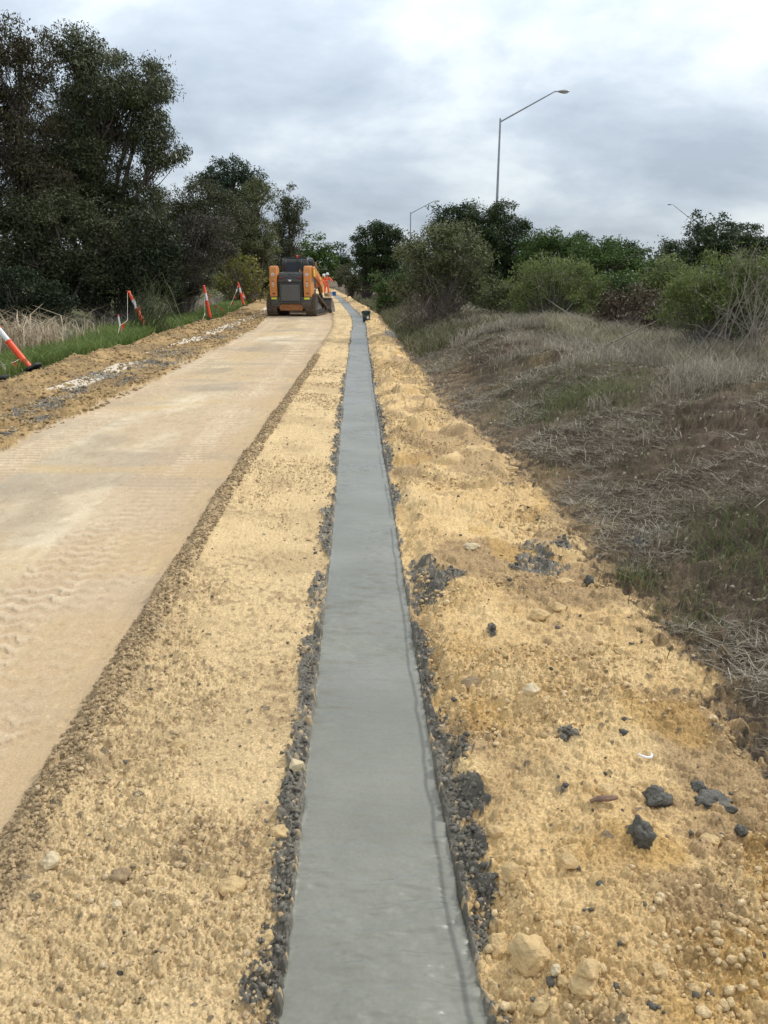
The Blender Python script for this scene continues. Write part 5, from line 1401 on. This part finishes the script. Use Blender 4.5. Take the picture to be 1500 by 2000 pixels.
def build_workers():
    Y = 66.0; x = at(638, 575, Y)[0]
    worker('person in orange and white helmet standing, one arm stretched out to the right', (x, Y, gz1(x, Y)), 0,
           dict(pel=(0, 0, .93), waist=(.02, -.02, 1.10), chest=(.05, -.04, 1.32), neck=(.07, -.06, 1.50), head=(.09, -.09, 1.63),
                shl=(-.13, -.02, 1.42), shr=(.24, -.06, 1.40), ell=(-.20, -.08, 1.14), elr=(.44, -.14, 1.22), wrl=(-.10, -.28, 1.00), wrr=(.60, -.24, 1.02),
                hpl=(-.10, 0, .88), hpr=(.10, 0, .88), knl=(-.14, .02, .48), knr=(.15, -.04, .48), anl=(-.16, .06, .09), anr=(.17, 0, .09), tol=(-.18, -.10, .05), tor=(.22, -.15, .05)))
    Y = 64.5; x = at(627, 576, Y)[0]
    worker('person in orange work clothes and white helmet bending forward beside the loader', (x, Y, gz1(x, Y)), 0,
           dict(pel=(-.12, 0, .90), waist=(-.05, -.02, 1.08), chest=(.06, -.05, 1.30), neck=(.15, -.08, 1.46), head=(.24, -.10, 1.56),
                shl=(-.05, .10, 1.38), shr=(.10, -.20, 1.36), ell=(.10, .12, 1.08), elr=(.26, -.26, 1.10), wrl=(.32, .05, .92), wrr=(.42, -.24, .92),
                hpl=(-.14, .10, .86), hpr=(-.12, -.10, .86), knl=(-.06, .16, .47), knr=(.04, -.16, .47), anl=(-.16, .18, .09), anr=(-.04, -.18, .09), tol=(0, .20, .05), tor=(.12, -.20, .05)))
    # straightedge, spoil heap and board at the end of the pour
    m = MB(); m.box((0, 0, 0), (.06, 2.6, .07), .006); o = m.build('form_board', pmat('reddish board', (.42, .13, .06), .7, noise=(10, .3)), None)
    a = at(640, 574, 62.0); o.location = (a[0], 62.0, gz1(a[0], 62) + .05); o.rotation_euler = (0, 0, .12); tag(o, 'reddish timber form board lying along the strip by the workers', 'board')
    m = MB(); m.tube([(.0, 0, 0), (-.35, .1, 1.5)], .016, 8); sh = empty('long_handled_float', (0, 0, 0)); m.build('handle', M_wood, sh)
    m = MB(); m.box((0.02, 0, .01), (.5, .14, .02), .004); m.build('blade', pmat('float steel', (.3, .3, .3), .4, .7), sh)
    a = at(645, 574, 63.5); sh.location = (a[0] + .1, 63.5, .03); tag(sh, 'long handled float leaning from the wet strip to the worker with the outstretched arm', 'concrete float')
    stone('spoil_heap', 'small tan heap of sand and concrete at the feet of the workers', 641, 569, 14, 11, M_ochre, 'heap', 51, .3, 3, None, .3, onbank=61.5)
build_workers()

# ------------------------------------------------------------------ street lamps
M_gal = pmat('galvanised steel', (.32, .34, .36), .5, .6, noise=(3, .12))
M_head = pmat('lamp housing', (.36, .37, .35), .45, .3, noise=(6, .15))
M_lens = pmat('lamp lens', (.62, .64, .62), .25)
def lamp(label, Y, tpx, tpy, side=1, hgt=12.0, rz=0.0, arm=3.7, rise=1.9):
    c = at(tpx, tpy, Y); zt = c[2]
    r = empty('street_lamp', (c[0], Y, 0)); r.rotation_euler = (0, 0, rz); tag(r, label, 'street lamp', 'street lamps beyond the trees')
    k = 1 + max(0, (Y - 60) / 260)
    MB().tube([(0, 0, 0), (0, 0, zt * .5), (0, 0, zt + .22)], [.125 * k, .095 * k, .062 * k], 12).build('pole', M_gal, r, True)
    MB().tube([(0, 0, zt), (side * arm * .5, 0, zt + rise * .5), (side * arm * .93, 0, zt + rise * .93), (side * arm, 0, zt + rise), (side * (arm + .25), 0, zt + rise + .01)], [.055 * k, .05 * k, .042 * k, .04 * k, .038 * k], 10).build('arm', M_gal, r, True)
    h = MB(); h.sphere((side * (arm + .62), 0, zt + rise + .01), .42, (1, .42, .26), 3); hd = h.build('lamp_head', M_head, r, True)
    h = MB(); h.sphere((side * (arm + .68), 0, zt + rise - .05), .26, (1, .5, .34), 3); h.build('lens', M_lens, hd, True)
lamp('tallest, nearest street lamp rising above the near black tree', 59, 977, 238, 1)
lamp('distant street lamp left of the near black tree, arm to the right', 140, 802, 417, 1, arm=4.0, rise=2.0)
lamp('street lamp at the right whose arm points left over the layered dark tree', 155, 1350, 428, -1, arm=3.8, rise=2.6)
lamp('farthest street lamp, only its head showing over the tree left of the distant one', 196, 776, 458, 1, arm=1.7, rise=1.0)
